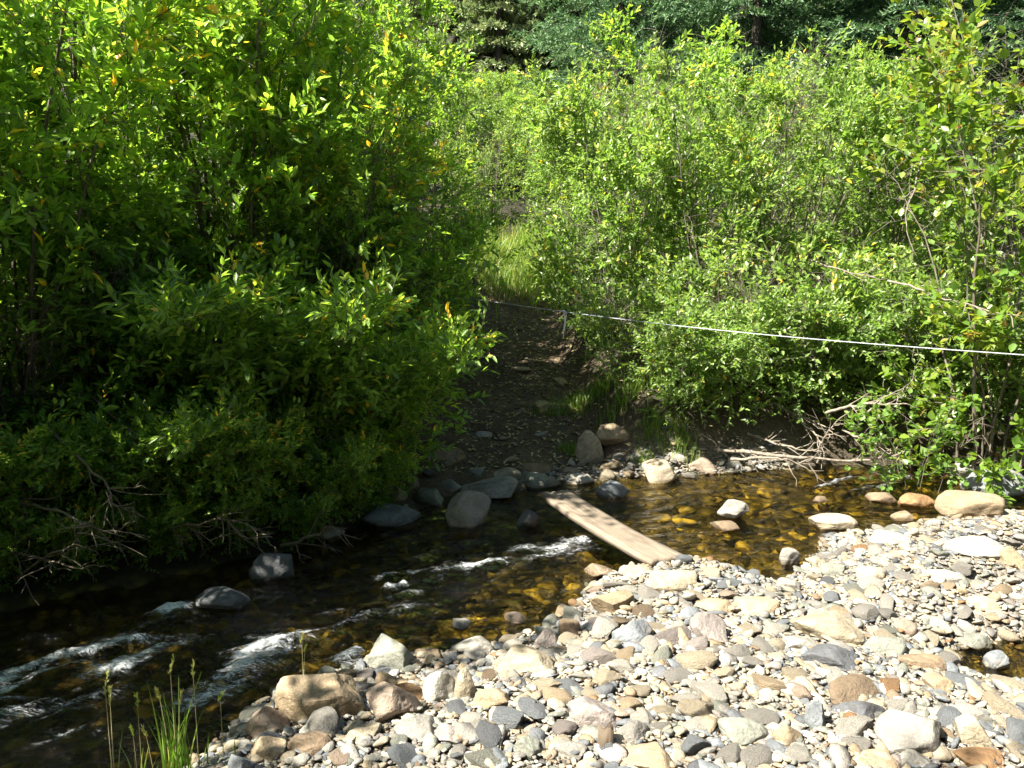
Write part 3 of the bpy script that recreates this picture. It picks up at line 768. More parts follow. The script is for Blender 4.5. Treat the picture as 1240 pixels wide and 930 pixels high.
# ------------------------------------------------------------------ plank bridge
zt = .20
nl, nr, fl, fr_ = at_z(775, 681, zt), at_z(840, 670, zt), at_z(651, 597, zt), at_z(690, 593.5, zt)
c0, c1 = (nl + nr) / 2, (fl + fr_) / 2
dirv = c1 - c0; Lp = np.linalg.norm(dirv); ang = math.atan2(dirv[1], dirv[0]) - PI / 2
side = np.array([math.cos(ang), math.sin(ang)])
wid = .5 * (abs(np.dot((nr - nl)[:2], side)) + abs(np.dot((fr_ - fl)[:2], side)))
ny, nxp = 40, 9
ys = np.linspace(0, Lp, ny); xs = np.linspace(-wid / 2, wid / 2, nxp)
th_ = .036
rngp = np.random.default_rng(4)
jag = [rngp.normal(0, .006, nxp), rngp.normal(0, .008, nxp)]
wid *= .76; xs = np.linspace(-wid / 2, wid / 2, nxp)
top = np.zeros((ny, nxp, 3)); bot = np.zeros((ny, nxp, 3))
for i, yy in enumerate(ys):
    for j, xx in enumerate(xs):
        yj = yy + (jag[0][j] if i == 0 else jag[1][j] if i == ny - 1 else 0)
        edge = .004 * float(vnoise(yy * 6, 7.0 if j == 0 else 9.0, 0, 3)) if j in (0, nxp - 1) else 0
        sag = -.018 * math.sin(PI * yy / Lp)
        cup = .006 * ((2 * xx / wid) ** 2) + .0025 * float(vnoise(xx * 30, yy * 3, 0, 8))
        bev = -.006 if j in (0, nxp - 1) else 0
        top[i, j] = (xx + edge, yj, sag + cup + bev); bot[i, j] = (xx + edge, yj, sag - th_)
V = np.concatenate([top.reshape(-1, 3), bot.reshape(-1, 3)])
I = np.arange(ny * nxp).reshape(ny, nxp); J = I + ny * nxp
Fq = [np.stack([I[:-1, :-1], I[:-1, 1:], I[1:, 1:], I[1:, :-1]], -1).reshape(-1, 4), np.stack([J[:-1, :-1], J[1:, :-1], J[1:, 1:], J[:-1, 1:]], -1).reshape(-1, 4),
      np.stack([I[:-1, 0], I[1:, 0], J[1:, 0], J[:-1, 0]], -1), np.stack([I[:-1, -1], J[:-1, -1], J[1:, -1], I[1:, -1]], -1),
      np.stack([I[0, :-1], J[0, :-1], J[0, 1:], I[0, 1:]], -1), np.stack([I[-1, :-1], I[-1, 1:], J[-1, 1:], J[-1, :-1]], -1)]
pl = build('plank', V, Fq, M['plank'], smooth=False, loc=(c0[0], c0[1], zt))
pl.rotation_euler = (0, 0, ang)
tag(pl, 'weathered grey-brown plank laid across the creek as a footbridge', 'plank')

# wooden stub among the stones
P = on_ground(734, 917)
t = Tubes()
k = 14
V, F = [], []
for i, zz in enumerate([0, .05, .1, .15]):
    for a in range(k):
        an = a / k * 2 * PI
        rr = 1 / max(abs(math.cos(an)), abs(math.sin(an))) ** .75 * (1 + .09 * math.sin(5 * an + i * .4) + .05 * math.sin(11 * an))
        V.append((.026 * rr * math.cos(an), .022 * rr * math.sin(an), zz + (.014 * math.sin(an * 3) if i == 3 else 0)))
V.append((0, 0, .145))
Fq = [(i * k + a, i * k + (a + 1) % k, (i + 1) * k + (a + 1) % k, (i + 1) * k + a) for i in range(3) for a in range(k)]
Ft = [(3 * k + a, 3 * k + (a + 1) % k, 4 * k) for a in range(k)]
st = build('wood_stub', V, [np.array(Fq), np.array(Ft)], M['stub'], smooth=False, loc=(P[0], P[1] + .02, P[2] - .065))
st.rotation_euler = (R(-6), R(3), .3)
tag(st, 'short dark weathered wooden stub standing among the front stones', 'wood stub')

# ------------------------------------------------------------------ plants
def rand_unit(rng, n):
    v = rng.normal(size=(n, 3)); return v / np.linalg.norm(v, axis=1)[:, None]

def make_shrub(seed, H, reach, nst, nb, ntw, nlf, LL, LW, leaf, bark='bark', lean=(0, 0), tmin=.03, tw_len=(.16, .40), br_len=1.0, base_r=.25, droop=.15, fold=.25, up=.25, thick=1.0, yellow=0.0, gap=-.02):
    """A many-stemmed shrub at the origin: parts stem (each) and crown."""
    rng = np.random.default_rng(seed)
    root = empty('shrub_source')
    tws, twd, twl = [], [], []
    for s in range(nst):
        az = s / nst * 2 * PI + rng.uniform(-.4, .4)
        hs = H * rng.uniform(.72, 1.05); rc = reach * rng.uniform(.35, 1.05)
        n = 10; t_ = np.linspace(0, 1, n)
        hor = rc * t_ ** 1.25
        wob = np.cumsum(rng.normal(0, .035 * H / 4, (n, 2)), 0); wob[0] = 0
        pts = np.stack([math.cos(az) * (base_r * rng.random() + hor) + wob[:, 0] + lean[0] * t_ ** 1.1, math.sin(az) * (base_r * rng.random() + hor) + wob[:, 1] + lean[1] * t_ ** 1.1,
                        hs * (1 - (1 - t_) ** (1.25)) - droop * H * .4 * t_ ** 3 - .08], 1)
        tb = Tubes()
        r0 = rng.uniform(.010, .021) * thick * H / 4
        tb.add(pts, r0 * (1 - t_ * .86), 6)
        cum = t_
        for b in range(nb):
            tb_ = tmin + (1 - tmin) * ((b + rng.random()) / nb)
            p0 = np.array([np.interp(tb_, cum, pts[:, q]) for q in range(3)])
            a2 = az + rng.normal(0, 1.25)
            el = rng.uniform(-.25, 1.0) if tb_ > .3 else rng.uniform(-.35, .45)
            lb = br_len * rng.uniform(.45, 1.0) * (.38 + .62 * (1 - tb_)) * H / 4
            d0 = np.array([math.cos(a2) * math.cos(el), math.sin(a2) * math.cos(el), math.sin(el)])
            q = np.linspace(0, 1, 6)
            bp = p0 + d0 * lb * q[:, None] + np.array([0, 0, 1]) * (lb * (up - droop) * q ** 2)[:, None] + np.cumsum(rng.normal(0, .018, (6, 3)), 0) * q[:, None]
            tb.add(bp, r0 * .30 * (1 - q * .8) * (1 - .5 * tb_), 3)
            for k in range(ntw):
                u = .15 + .85 * (k + rng.random()) / ntw
                tp = np.array([np.interp(u, q, bp[:, c]) for c in range(3)])
                td = d0 * rng.uniform(.4, 1.0) + rand_unit(rng, 1)[0] * .85 + np.array([0, 0, .28])
                td /= np.linalg.norm(td)
                tl = rng.uniform(*tw_len) * (1 if u < .9 else 1.15)
                tws.append(tp); twd.append(td); twl.append(tl)
                tb.add(np.stack([tp, tp + td * tl * .5 + np.array([0, 0, .01]), tp + td * tl]), np.array([.0028, .002, .001]) * thick, 3)
        tb.build('stem', M[bark], root)
    S, D0, Ls = np.array(tws), np.array(twd), np.array(twl)
    m_ = len(S)
    u = (np.arange(nlf)[None] + rng.random((m_, nlf))) / nlf
    P = S[:, None] + D0[:, None] * (Ls[:, None] * u)[..., None]
    P = P.reshape(-1, 3); Dt = np.repeat(D0, nlf, 0)
    rnd = rand_unit(rng, len(P))
    rnd -= (rnd * Dt).sum(1)[:, None] * Dt * .8
    D = Dt * .65 + rnd * .75 + np.array([[0, 0, .05]])
    D /= np.linalg.norm(D, axis=1)[:, None]
    Nn = np.array([[0, 0, 1.]]) + rand_unit(rng, len(P)) * .75
    L = LL * rng.uniform(.55, 1.15, len(P)); W = LW * rng.uniform(.7, 1.15, len(P)) * (L / LL) ** .5
    # sprays differ in hue, leaves a little
    spray = np.repeat(rng.normal(0, .13, m_), nlf)
    tint = .46 + spray + rng.normal(0, .12, len(P)) + .10 * (P[:, 2] / H - .5) + yellow * np.maximum(0, fbm(P[:, 0] * 1.3, P[:, 1] * 1.3, P[:, 2] * 1.3 + seed, 9, 2)) * 2.2
    odd = rng.random(len(P)) < .012
    tint[odd] = 1.0
    clump = fbm(P[:, 0] * 1.5 + seed * 3.1, P[:, 1] * 1.5, P[:, 2] * 1.5, 13, 2)
    k = clump + rng.normal(0, .09, len(P)) > gap
    P, D, Nn, L, W, tint = P[k], D[k], Nn[k], L[k], W[k], tint[k] + .35 * clump[k]
    V, F, T = leaf_geo(P, D, Nn, L, W, tint.clip(0, 1), fold, rng.uniform(-.05, .22))
    build('crown', V, [F], M[leaf], root, smooth=False, attrs={'tint': T})
    return root

def copy_thing(src, name, loc, rz, sc, label, cat, group):
    r = bpy.data.objects.new(name, None); COL.objects.link(r)
    r.empty_display_size = .1
    r.location = loc; r.rotation_euler = (0, 0, rz); r.scale = sc if hasattr(sc, '__len__') else (sc, sc, sc)
    for ch in src.children:
        c = ch.copy(); COL.objects.link(c); c.parent = r
        for g2 in ch.children:
            d = g2.copy(); COL.objects.link(d); d.parent = c
    tag(r, label, cat, group)
    return r

def drop(src):
    for ch in list(src.children):
        bpy.data.objects.remove(ch)
    bpy.data.objects.remove(src)

SRC = {}
SRC['tall_a'] = make_shrub(1, 4.6, 1.35, 11, 21, 6, 15, .086, .038, 'willow', gap=-.05)
SRC['tall_b'] = make_shrub(2, 4.6, 1.2, 10, 21, 6, 15, .080, .038, 'willow', gap=-.05, yellow=.25)
SRC['near'] = make_shrub(3, 4.4, 1.5, 10, 21, 7, 15, .108, .044, 'willow', gap=-.06, up=.2, fold=.2)
SRC['pale_a'] = make_shrub(4, 3.8, 1.2, 11, 21, 6, 14, .092, .040, 'willow_pale', gap=-.07)
SRC['pale_b'] = make_shrub(5, 3.8, 1.3, 11, 21, 6, 14, .084, .039, 'willow_pale', yellow=.12)
SRC['golden'] = make_shrub(6, 4.0, 1.0, 8, 18, 6, 14, .098, .036, 'willow', yellow=.55)
SRC['alder'] = make_shrub(7, 3.8, 1.15, 9, 18, 6, 11, .088, .060, 'alder', yellow=.12, fold=.12)
SRC['low_a'] = make_shrub(8, 1.5, .8, 11, 11, 5, 12, .085, .036, 'willow', tmin=.05, br_len=1.5)
SRC['low_b'] = make_shrub(9, 1.4, .8, 11, 11, 5, 11, .078, .040, 'willow_pale', tmin=.05, br_len=1.6)
SRC['leafy'] = make_shrub(10, .9, .55, 7, 6, 4, 9, .060, .048, 'herb', tmin=.1, br_len=1.6, tw_len=(.08, .2), fold=.1)

SRC['drape_a'] = make_shrub(11, 1.5, .7, 10, 12, 5, 12, .092, .036, 'willow', tmin=.05, br_len=1.5, lean=(0, -.55), droop=.5, up=-.15, thick=1.2, gap=-.3)
SRC['drape_b'] = make_shrub(12, 1.4, .7, 10, 12, 5, 11, .080, .038, 'willow_pale', tmin=.05, br_len=1.5, lean=(0, -.35), droop=.45, up=-.15, thick=1.2, gap=-.2)
CAT = 'shrub'
def shrub(kind, x, y, h, rz, label, group, name='willow_shrub', wide=1.0, cat='willow', dz=0.):
    base = {'tall_a': 4.6, 'tall_b': 4.6, 'near': 4.4, 'pale_a': 3.8, 'pale_b': 3.8, 'golden': 4.0, 'alder': 3.8, 'low_a': 1.5, 'low_b': 1.4, 'leafy': .9, 'drape_a': 1.5, 'drape_b': 1.4}[kind]
    s = h / base
    return copy_thing(SRC[kind], name, (x, y, max(gh(x, y), -.02) + dz), rz, (s * wide, s * wide, s), label, cat, group)

LG, RG = 'willows of the left thicket', 'willows of the right thicket'
# left thicket
for a in [
    ('near', -3.1, 4.85, 3.6, .3, 'large-leaved glossy willow at the left edge, nearest the rapids'),
    ('near', -2.05, 5.95, 4.0, 2.2, 'large-leaved dark willow overhanging the dark bank left of the flat boulder'),
    ('near', -2.65, 5.15, 2.7, 4.0, 'large-leaved willow leaning out over the dark bank behind the rapids'),
    ('near', -1.5, 6.3, 2.7, 1.0, 'large-leaved willow leaning out over the bank behind the flat boulder'),
    ('tall_a', -4.6, 4.9, 3.8, 1.1, 'tall bright willow at the far left behind the large-leaved one'),
    ('tall_a', -3.3, 5.9, 4.9, 3.0, 'tall yellow-green willow with bright top in the upper left'),
    ('tall_b', -2.5, 6.7, 4.7, .6, 'tall willow with bare pale forked stem in upper left middle'),
    ('tall_b', -1.45, 7.15, 3.6, 2.4, 'mid-height willow whose low boughs shade the shore at the trail'),
    ('golden', -1.35, 8.6, 3.9, 4.4, 'willow with yellow sprays leaning towards the trail from the left'),
    ('tall_a', -2.4, 9.3, 5.2, 5.1, 'tall green willow behind the yellow-sprayed one'),
    ('tall_b', -4.2, 8.6, 5.8, 1.9, 'highest willow of the left thicket at the top left'),
    ('tall_a', -5.6, 6.9, 5.6, 4.0, 'leafy willow on the far left reaching above the view'),
    ('tall_a', -1.9, 10.0, 3.0, .2, 'green willow left of the dirt trail, behind the yellow-sprayed one'),
    ('tall_b', -3.6, 10.2, 4.6, 3.6, 'willow at the back of the left thicket below the distant spruces'),
    ('tall_a', -5.6, 10.8, 6.2, 2.7, 'willow in the back row of the left thicket, far from the trail'),
    ('tall_b', -6.8, 8.5, 6.2, 5.5, 'willow in the back row at the left edge of the thicket'),
]:
    shrub(*a, LG)
for a in [  # bank willows going on past the left edge: they cast the shade on the rapids
    ('tall_a', -4.7, 4.0, 3.7, 2.0, 'willow on the left bank just outside the view beside the rapids'),
    ('near', -3.8, 3.85, 3.3, 1.2, 'large-leaved willow on the left bank outside the view, below the tallest one'),
    ('tall_b', -4.2, 2.7, 5.8, 3.3, 'tallest willow on the left bank outside the view, beside the rapids'),
    ('tall_a', -4.7, 2.0, 5.0, .7, 'willow on the left bank outside the view, downstream of the tallest one'),
    ('tall_b', -4.6, 1.0, 4.6, 5.3, 'lower willow on the left bank outside the view, level with the camera'),
    ('tall_b', -5.8, 3.2, 4.4, 2.6, 'willow on the left bank outside the view, behind the tallest one'),
    ('tall_a', -4.05, -1.2, 6.3, 4.4, 'willow behind the camera on the near side of the creek'),
]:
    shrub(*a, LG)
# right thicket
for a in [
    ('pale_a', 1.25, 8.9, 2.9, .4, 'pale green willow at the right side of the dirt trail'),
    ('pale_b', 2.15, 8.6, 3.2, 1.9, 'pale willow above the far gravel strip, behind the rope'),
    ('pale_a', 3.1, 8.7, 2.9, 3.3, 'grey-green willow over the heap of dead branches'),
    ('pale_b', 4.1, 8.9, 3.3, 5.0, 'pale willow behind the right end of the dead branches'),
    ('tall_b', 1.9, 10.4, 3.9, 2.9, 'tallest willow of the right thicket, brown stem showing, right of the trail'),
    ('pale_b', 3.2, 10.6, 3.4, .9, 'pale willow in the middle of the right thicket with yellow sprigs'),
    ('pale_a', 4.6, 10.6, 3.3, 2.2, 'silvery willow in the upper right below the dark spruces'),
    ('pale_b', 6.0, 10.4, 3.3, 4.1, 'silvery willow at the upper right behind the browning alder'),
    ('pale_a', 1.3, 12.4, 3.2, 5.6, 'light green willow behind the trail, below the gap with distant spruces'),
    ('pale_b', -.35, 14.4, 1.9, .8, 'small bright willow closing off the sunlit grass of the trail'),
    ('pale_a', .55, 14.3, 2.1, 2.9, 'small pale willow beside the bright one at the end of the trail'),
    ('pale_b', -.85, 13.6, 1.6, 2.2, 'little bright willow on the left over the sunlit grass'),
    ('pale_a', .75, 13.2, 1.9, 4.2, 'little pale willow on the right over the sunlit grass'),
    ('tall_b', .9, 15.2, 2.3, 1.2, 'bright willow closing the end of the trail'),
    ('pale_b', 2.6, 13.0, 3.3, 3.9, 'green willow behind the tallest one of the right thicket'),
    ('pale_a', 4.4, 13.0, 3.1, .7, 'pale willow in the back row under the near spruce'),
    ('pale_b', 6.6, 13.2, 3.2, 2.5, 'pale willow in the back row at the right under the dark spruces'),
    ('pale_a', -.9, 16.2, 2.2, 2.0, 'willow standing left above the sunlit grass of the trail'),
    ('pale_b', -2.4, 15.2, 3.6, 1.0, 'light willow behind the left thicket beside the distant spruces'),
]:
    shrub(*a, RG)
for i in range(22):
    yy = 17.5 + 11 * (i / 21) ** 1.1; xx = -.5 + yy * .2 * math.sin(i * 2.4)
    shrub(['pale_a', 'pale_b'][i % 2], xx, yy, 1.6 + .3 * math.sin(i * 1.7), i * 1.3, 'pale shrub on the slope beyond the trail, seen in the gap', 'shrubs on the slope beyond the trail', 'slope_shrub', wide=1.5, cat='shrub')
for i, (xx, yy) in enumerate([(-.3, 17.2), (.5, 17.8), (-1.2, 18.5), (.1, 19.4), (.9, 19.8), (-.6, 20.6), (-1.6, 20.2), (1.6, 18.6)]):
    shrub(['pale_b', 'pale_a'][i % 2], xx, yy, 1.7 + .2 * math.sin(i * 1.7), i * 1.9, 'pale shrub on the slope beyond the trail, seen in the gap', 'shrubs on the slope beyond the trail', 'slope_shrub', wide=1.4, cat='shrub')
AG = 'alders at the right edge'
shrub('alder', 4.15, 6.7, 3.9, .5, 'yellow-green alder with browning round leaves at the right edge', AG, 'alder_shrub', cat='alder')
shrub('alder', 5.1, 7.8, 4.4, 2.6, 'taller browning alder behind the first at the right edge', AG, 'alder_shrub', cat='alder')
# low growth on the banks
UG = 'low bushes on the banks'
for a in [
    ('low_a', -1.15, 7.15, 1.1, .3, 'low dark bush on the bank above the angular shore stone', 'low_bush'),
    ('low_a', -2.0, 6.35, 1.0, 1.7, 'low dark bush on the bank behind the flat boulder'),
    ('low_a', -1.2, 8.3, 1.3, 2.9, 'low bush in deep shade at the left edge of the trail'),
    ('low_a', -3.0, 5.6, .9, 4.1, 'low bush trailing over the dark left bank'),
    ('low_a', -2.5, 5.75, 1.3, .9, 'low bush hanging over water above the black boulder'),
    ('low_a', -1.6, 6.6, 1.2, 2.9, 'low bush on the bank between the flat boulder and the trail'),
    ('low_a', -3.5, 4.9, 1.4, 2.2, 'low bush over the dark bank at the left edge'),
    ('low_a', -2.9, 6.3, 1.5, 3.2, 'low dark bush inside the left thicket behind the overhanging willow'),
    ('low_a', -1.9, 7.3, 1.5, 5.2, 'low dark bush under the mid-height willow left of the trail'),
    ('low_a', -1.1, 7.55, 1.7, .8, 'leafy bush filling the shade at the left corner of the trail foot'),
    ('low_a', -1.55, 6.9, 1.75, 3.9, 'leafy bush behind the drooping bushes, above the angular shore stone'),
    ('low_a', -2.1, 6.45, 1.7, 5.0, 'leafy bush between the drooping bushes and the left willow wall'),
    ('low_a', -2.75, 5.7, 1.6, 1.3, 'leafy bush behind the bare twigs at left, below the large-leaved willow'),
    ('low_a', -1.0, 8.6, 1.4, 2.5, 'leafy bush leaning over the left edge of the trail below the rope end'),
    ('low_b', 4.3, 8.1, 1.2, 2.2, 'low pale bush right of the dead branches behind the alder'),
    ('low_b', 1.15, 7.75, .9, .9, 'low pale bush behind the leaning tan boulder'),
    ('low_b', 1.95, 7.9, 1.15, 2.1, 'rounded pale low bush below the rope above the gravel strip'),
    ('low_b', 2.65, 7.75, 1.3, 3.7, 'low pale bush left of the dead branches'),
    ('low_b', 3.4, 8.0, 1.2, 5.2, 'low pale bush over the middle of the dead branches'),
    ('low_b', .98, 9.3, 1.3, 1.4, 'low bush at the right edge of the trail below the cord'),
    ('low_a', .95, 11.1, 1.3, 2.0, 'low dark bush right of the trail top'),
    ('low_a', -.95, 10.2, 1.5, 5.7, 'low dark bush left of the trail top'),
]:
    shrub(a[0], a[1], a[2], a[3], a[4], a[5], UG, 'low_bush', cat='bush')
OG = 'bushes drooping over the far bank'
def edge(x, d=.3): return float(np.interp(x, FX, FY)) + d
for k, x, h, rz, lab in [
    ('drape_a', -3.7, 1.3, -.3, 'drooping bush over the dark bank at the far left edge of the view'),
    ('drape_a', -3.2, 1.25, .2, 'drooping bush over the dark bank where the left twigs arch'),
    ('drape_a', -2.75, 1.35, -.5, 'drooping bush over the dark bank under the large-leaved willow'),
    ('drape_a', -2.3, 1.2, .4, 'drooping bush over the bank above the white water'),
    ('drape_a', -1.95, 1.35, -.1, 'drooping bush over the bank above the black boulder'),
    ('drape_a', -1.6, 1.2, -.5, 'drooping bush over the bank above the dark round boulder'),
    ('drape_a', -1.3, 1.0, .3, 'drooping bush over the bank above the flat boulder'),
    ('drape_a', -1.1, .8, .8, 'drooping bush over the shore left of the tan boulder at the trail'),
    ('drape_a', -3.45, .75, -.1, 'small drooping bush lowest over the water at the left edge'),
    ('drape_a', -2.95, .7, .5, 'small drooping bush low on the dark bank beside the rapids'),
    ('drape_a', -2.5, .75, -.3, 'small drooping bush low on the dark bank behind the black boulder'),
    ('drape_a', -2.1, .7, .2, 'small drooping bush low on the dark bank behind the dark round boulder'),
    ('drape_a', -1.75, .7, -.2, 'small drooping bush low on the bank behind the splinter-shaped stone'),
    ('drape_a', -1.42, .6, .5, 'small drooping bush low on the bank left of the flat boulder'),
    ('drape_a', -1.5, 1.31, .1, 'bushy drooping shrub in the shade behind the front row, left of the trail foot'),
    ('drape_a', -1.15, 1.31, .4, 'bushy drooping shrub in the shade nearest the tan boulder left of the trail'),
    ('drape_a', -1.95, 1.31, -.3, 'bushy drooping shrub in the shade behind the bush above the black boulder'),
    ('drape_b', 1.55, .95, .2, 'pale drooping bush above the small stones of the far gravel strip'),
    ('drape_b', 2.05, 1.1, -.4, 'pale drooping bush at the right end of the far gravel strip'),
    ('drape_b', 2.6, 1.15, .5, 'pale drooping bush hanging over the longest dead branch'),
    ('drape_b', 3.1, 1.2, -.2, 'pale drooping bush over the steep dead stick'),
    ('drape_b', 3.7, 1.25, .3, 'pale drooping bush above the dark water behind the leafy sapling'),
    ('drape_b', 4.4, 1.3, -.4, 'pale drooping bush behind the big blue-white boulder'),
]:
    shrub(k, x, edge(x, .75) if h == 1.31 else edge(x, (.08 if h < .8 else .22) if k == 'drape_a' else .55), h * ((1.05 if h == 1.31 else .66) if k == "drape_a" else .92), rz, lab, OG, 'drooping_bush', cat='bush')
shrub('leafy', 3.32, 6.3, .8, 1.0, 'bright green leafy sapling over water left of the large tan boulder', 'leafy saplings by the water', 'leafy_sapling', cat='sapling', dz=.05)
shrub('leafy', 3.98, 5.45, .38, 2.5, 'small bright sapling beside the yellowish boulder at right edge', 'leafy saplings by the water', 'leafy_sapling', cat='sapling')
shrub('leafy', -1.05, 6.75, .6, 3.1, 'broad-leaved green sapling on the shaded bank left of the tan boulder', 'leafy saplings by the water', 'leafy_sapling', cat='sapling')
for s in SRC.values(): drop(s)

# spruces
def make_spruce(seed, H, Rm, step, per, ntw, nlf, LL, LW, leaf, z0=.06):
    rng = np.random.default_rng(seed)
    root = empty('spruce_source')
    t = Tubes()
    zz = np.linspace(-.2, H, 12)
    t.add(np.stack([np.cumsum(rng.normal(0, .02, 12)), np.cumsum(rng.normal(0, .02, 12)), zz], 1), np.linspace(H * .009, .010, 12), 9)
    S, Dd, Ls = [], [], []
    z = H * z0
    while z < H * .985:
        f = 1 - z / H
        for k in range(per):
            az = rng.uniform(0, 2 * PI); l = (Rm * f ** .85 + .12) * rng.uniform(.75, 1.1)
            q = np.linspace(0, 1, 6)
            dh = np.array([math.cos(az), math.sin(az)])
            bp = np.stack([dh[0] * l * q, dh[1] * l * q, z + l * (-.35 * q * (.4 + f) + .22 * q ** 3) + rng.normal(0, .05)], 1)
            t.add(bp, .022 * (l / Rm + .2) * (1 - q * .85), 3)
            m_ = max(3, int(ntw * (l / Rm) + 2))
            for s in range(m_):
                u = .03 + .97 * (s + rng.random()) / m_
                p = np.array([np.interp(u, q, bp[:, c]) for c in range(3)])
                sd = 1 if s % 2 else -1
                d = np.array([dh[0] * .75 - dh[1] * .75 * sd, dh[1] * .75 + dh[0] * .75 * sd, -.22 + rng.normal(0, .12)])
                S.append(p); Dd.append(d / np.linalg.norm(d)); Ls.append(l * .34 * (1.15 - u) + .10)
        z += step * (.5 + .7 * f)
    t.build('trunk', M['spruce_bark'], root)
    S, D0, Ls = np.array(S), np.array(Dd), np.array(Ls)
    u = (np.arange(nlf)[None] + rng.random((len(S), nlf))) / nlf
    P = (S[:, None] + D0[:, None] * (Ls[:, None] * u)[..., None]).reshape(-1, 3)
    P[:, 2] -= (u ** 2 * Ls[:, None] * .25).ravel()
    Dt = np.repeat(D0, nlf, 0); rnd = rand_unit(rng, len(P)); D = Dt * .7 + rnd * .6 + np.array([[0, 0, .08]])
    Nn = np.array([[0, 0, 1.]]) + rand_unit(rng, len(P)) * .6
    L = LL * rng.uniform(.6, 1.2, len(P)); W = LW * rng.uniform(.7, 1.2, len(P))
    tint = (.38 + .42 * u.ravel() * .6 + rng.normal(0, .14, len(P)) + np.repeat(rng.normal(0, .10, len(S)), nlf)).clip(0, 1)
    V, F, T = leaf_geo(P, D, Nn, L, W, tint, .3)
    build('crown', V, [F], M[leaf], root, smooth=False, attrs={'tint': T})
    return root

sp = make_spruce(21, 13, 3.1, .33, 8, 20, 26, .115, .030, 'spruce')
sp2 = make_spruce(22, 13, 2.9, .33, 8, 20, 26, .115, .030, 'spruce')
SG = 'near spruces behind the right thicket'
for src, x, y, h, rz, label in [
    (sp, 2.6, 20.0, 13, .4, 'blue-green spruce right of the gap with distant trees'),
    (sp2, 5.2, 17.6, 14, 1.9, 'dark spruce behind the middle of the right thicket'),
    (sp, 8.3, 17.0, 14, 3.2, 'dark spruce with drooping lit boughs in the upper right'),
    (sp2, 11.8, 18.5, 15, 4.4, 'dark spruce in the upper right corner behind the alder'),
    (sp2, 6.6, 22.5, 16, .9, 'dark spruce deep between the two nearer ones'),
    (sp, 10.0, 24.0, 17, 2.0, 'dark spruce at the back of the upper right'),
    (sp2, 3.9, 25.5, 15, 3.0, 'spruce behind the blue-green one beside the gap'),
    (sp, 13.5, 22.0, 16, 5.0, 'dark spruce beyond the upper right corner'),
    (sp2, 7.6, 29.0, 17, 1.2, 'tall spruce farthest behind the right thicket'),
    (sp, 13.5, 30.0, 18, 2.6, 'tall spruce farthest behind the alder'),
    (sp2, 17.5, 27.0, 17, .3, 'tall spruce at the far right edge behind the alder'),
]:
    s = h / 13
    copy_thing(src, 'spruce_tree', (x, y, gh(x, y) - .2), rz, s, label, 'spruce', SG)
for i, (x, y, h) in enumerate([(-6.5, -6, 12), (-2.5, -7.5, 14), (1.5, -6, 13), (5, -7, 15), (8.5, -4.5, 13), (11, -1, 14), (12.5, 3, 13), (13.5, 7, 14), (-10, -9, 15), (10, -9, 16), (0, -12, 17)]):  # unseen spruces behind and right of the camera, added to cut the sky fill
    copy_thing(sp if i % 2 else sp2, 'spruce_tree', (x, y, gh(x, y) - .2), i * 1.1, h / 13 * 1.15, 'unseen spruce added on the near side of the creek to block skylight', 'spruce', 'unseen spruces added to block skylight')
drop(sp); drop(sp2)
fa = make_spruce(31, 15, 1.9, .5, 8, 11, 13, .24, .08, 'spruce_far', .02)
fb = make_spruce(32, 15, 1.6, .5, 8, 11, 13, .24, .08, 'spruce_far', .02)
rng = np.random.default_rng(8)
pos = []
for row, yy in enumerate([38, 46, 55, 65, 76, 88]):
    half = yy * .16
    nrow = 6 + row
    for k in range(nrow):
        pos.append((-half * .9 - .4 + (2 * half + .8) * (k + .5 * (row % 2) + rng.uniform(.1, .5)) / nrow, yy + rng.uniform(-3, 3)))
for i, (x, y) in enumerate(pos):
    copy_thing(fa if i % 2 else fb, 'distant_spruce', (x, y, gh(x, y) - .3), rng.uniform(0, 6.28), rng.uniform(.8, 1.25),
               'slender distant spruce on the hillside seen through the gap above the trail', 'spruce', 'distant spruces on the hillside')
# wooded slopes to both sides, behind the thickets
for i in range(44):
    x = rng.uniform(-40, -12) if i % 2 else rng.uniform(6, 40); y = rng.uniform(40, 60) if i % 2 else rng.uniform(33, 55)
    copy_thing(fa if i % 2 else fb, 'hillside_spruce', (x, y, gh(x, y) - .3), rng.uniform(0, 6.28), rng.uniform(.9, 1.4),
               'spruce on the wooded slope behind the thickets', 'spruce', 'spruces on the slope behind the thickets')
drop(fa); drop(fb)

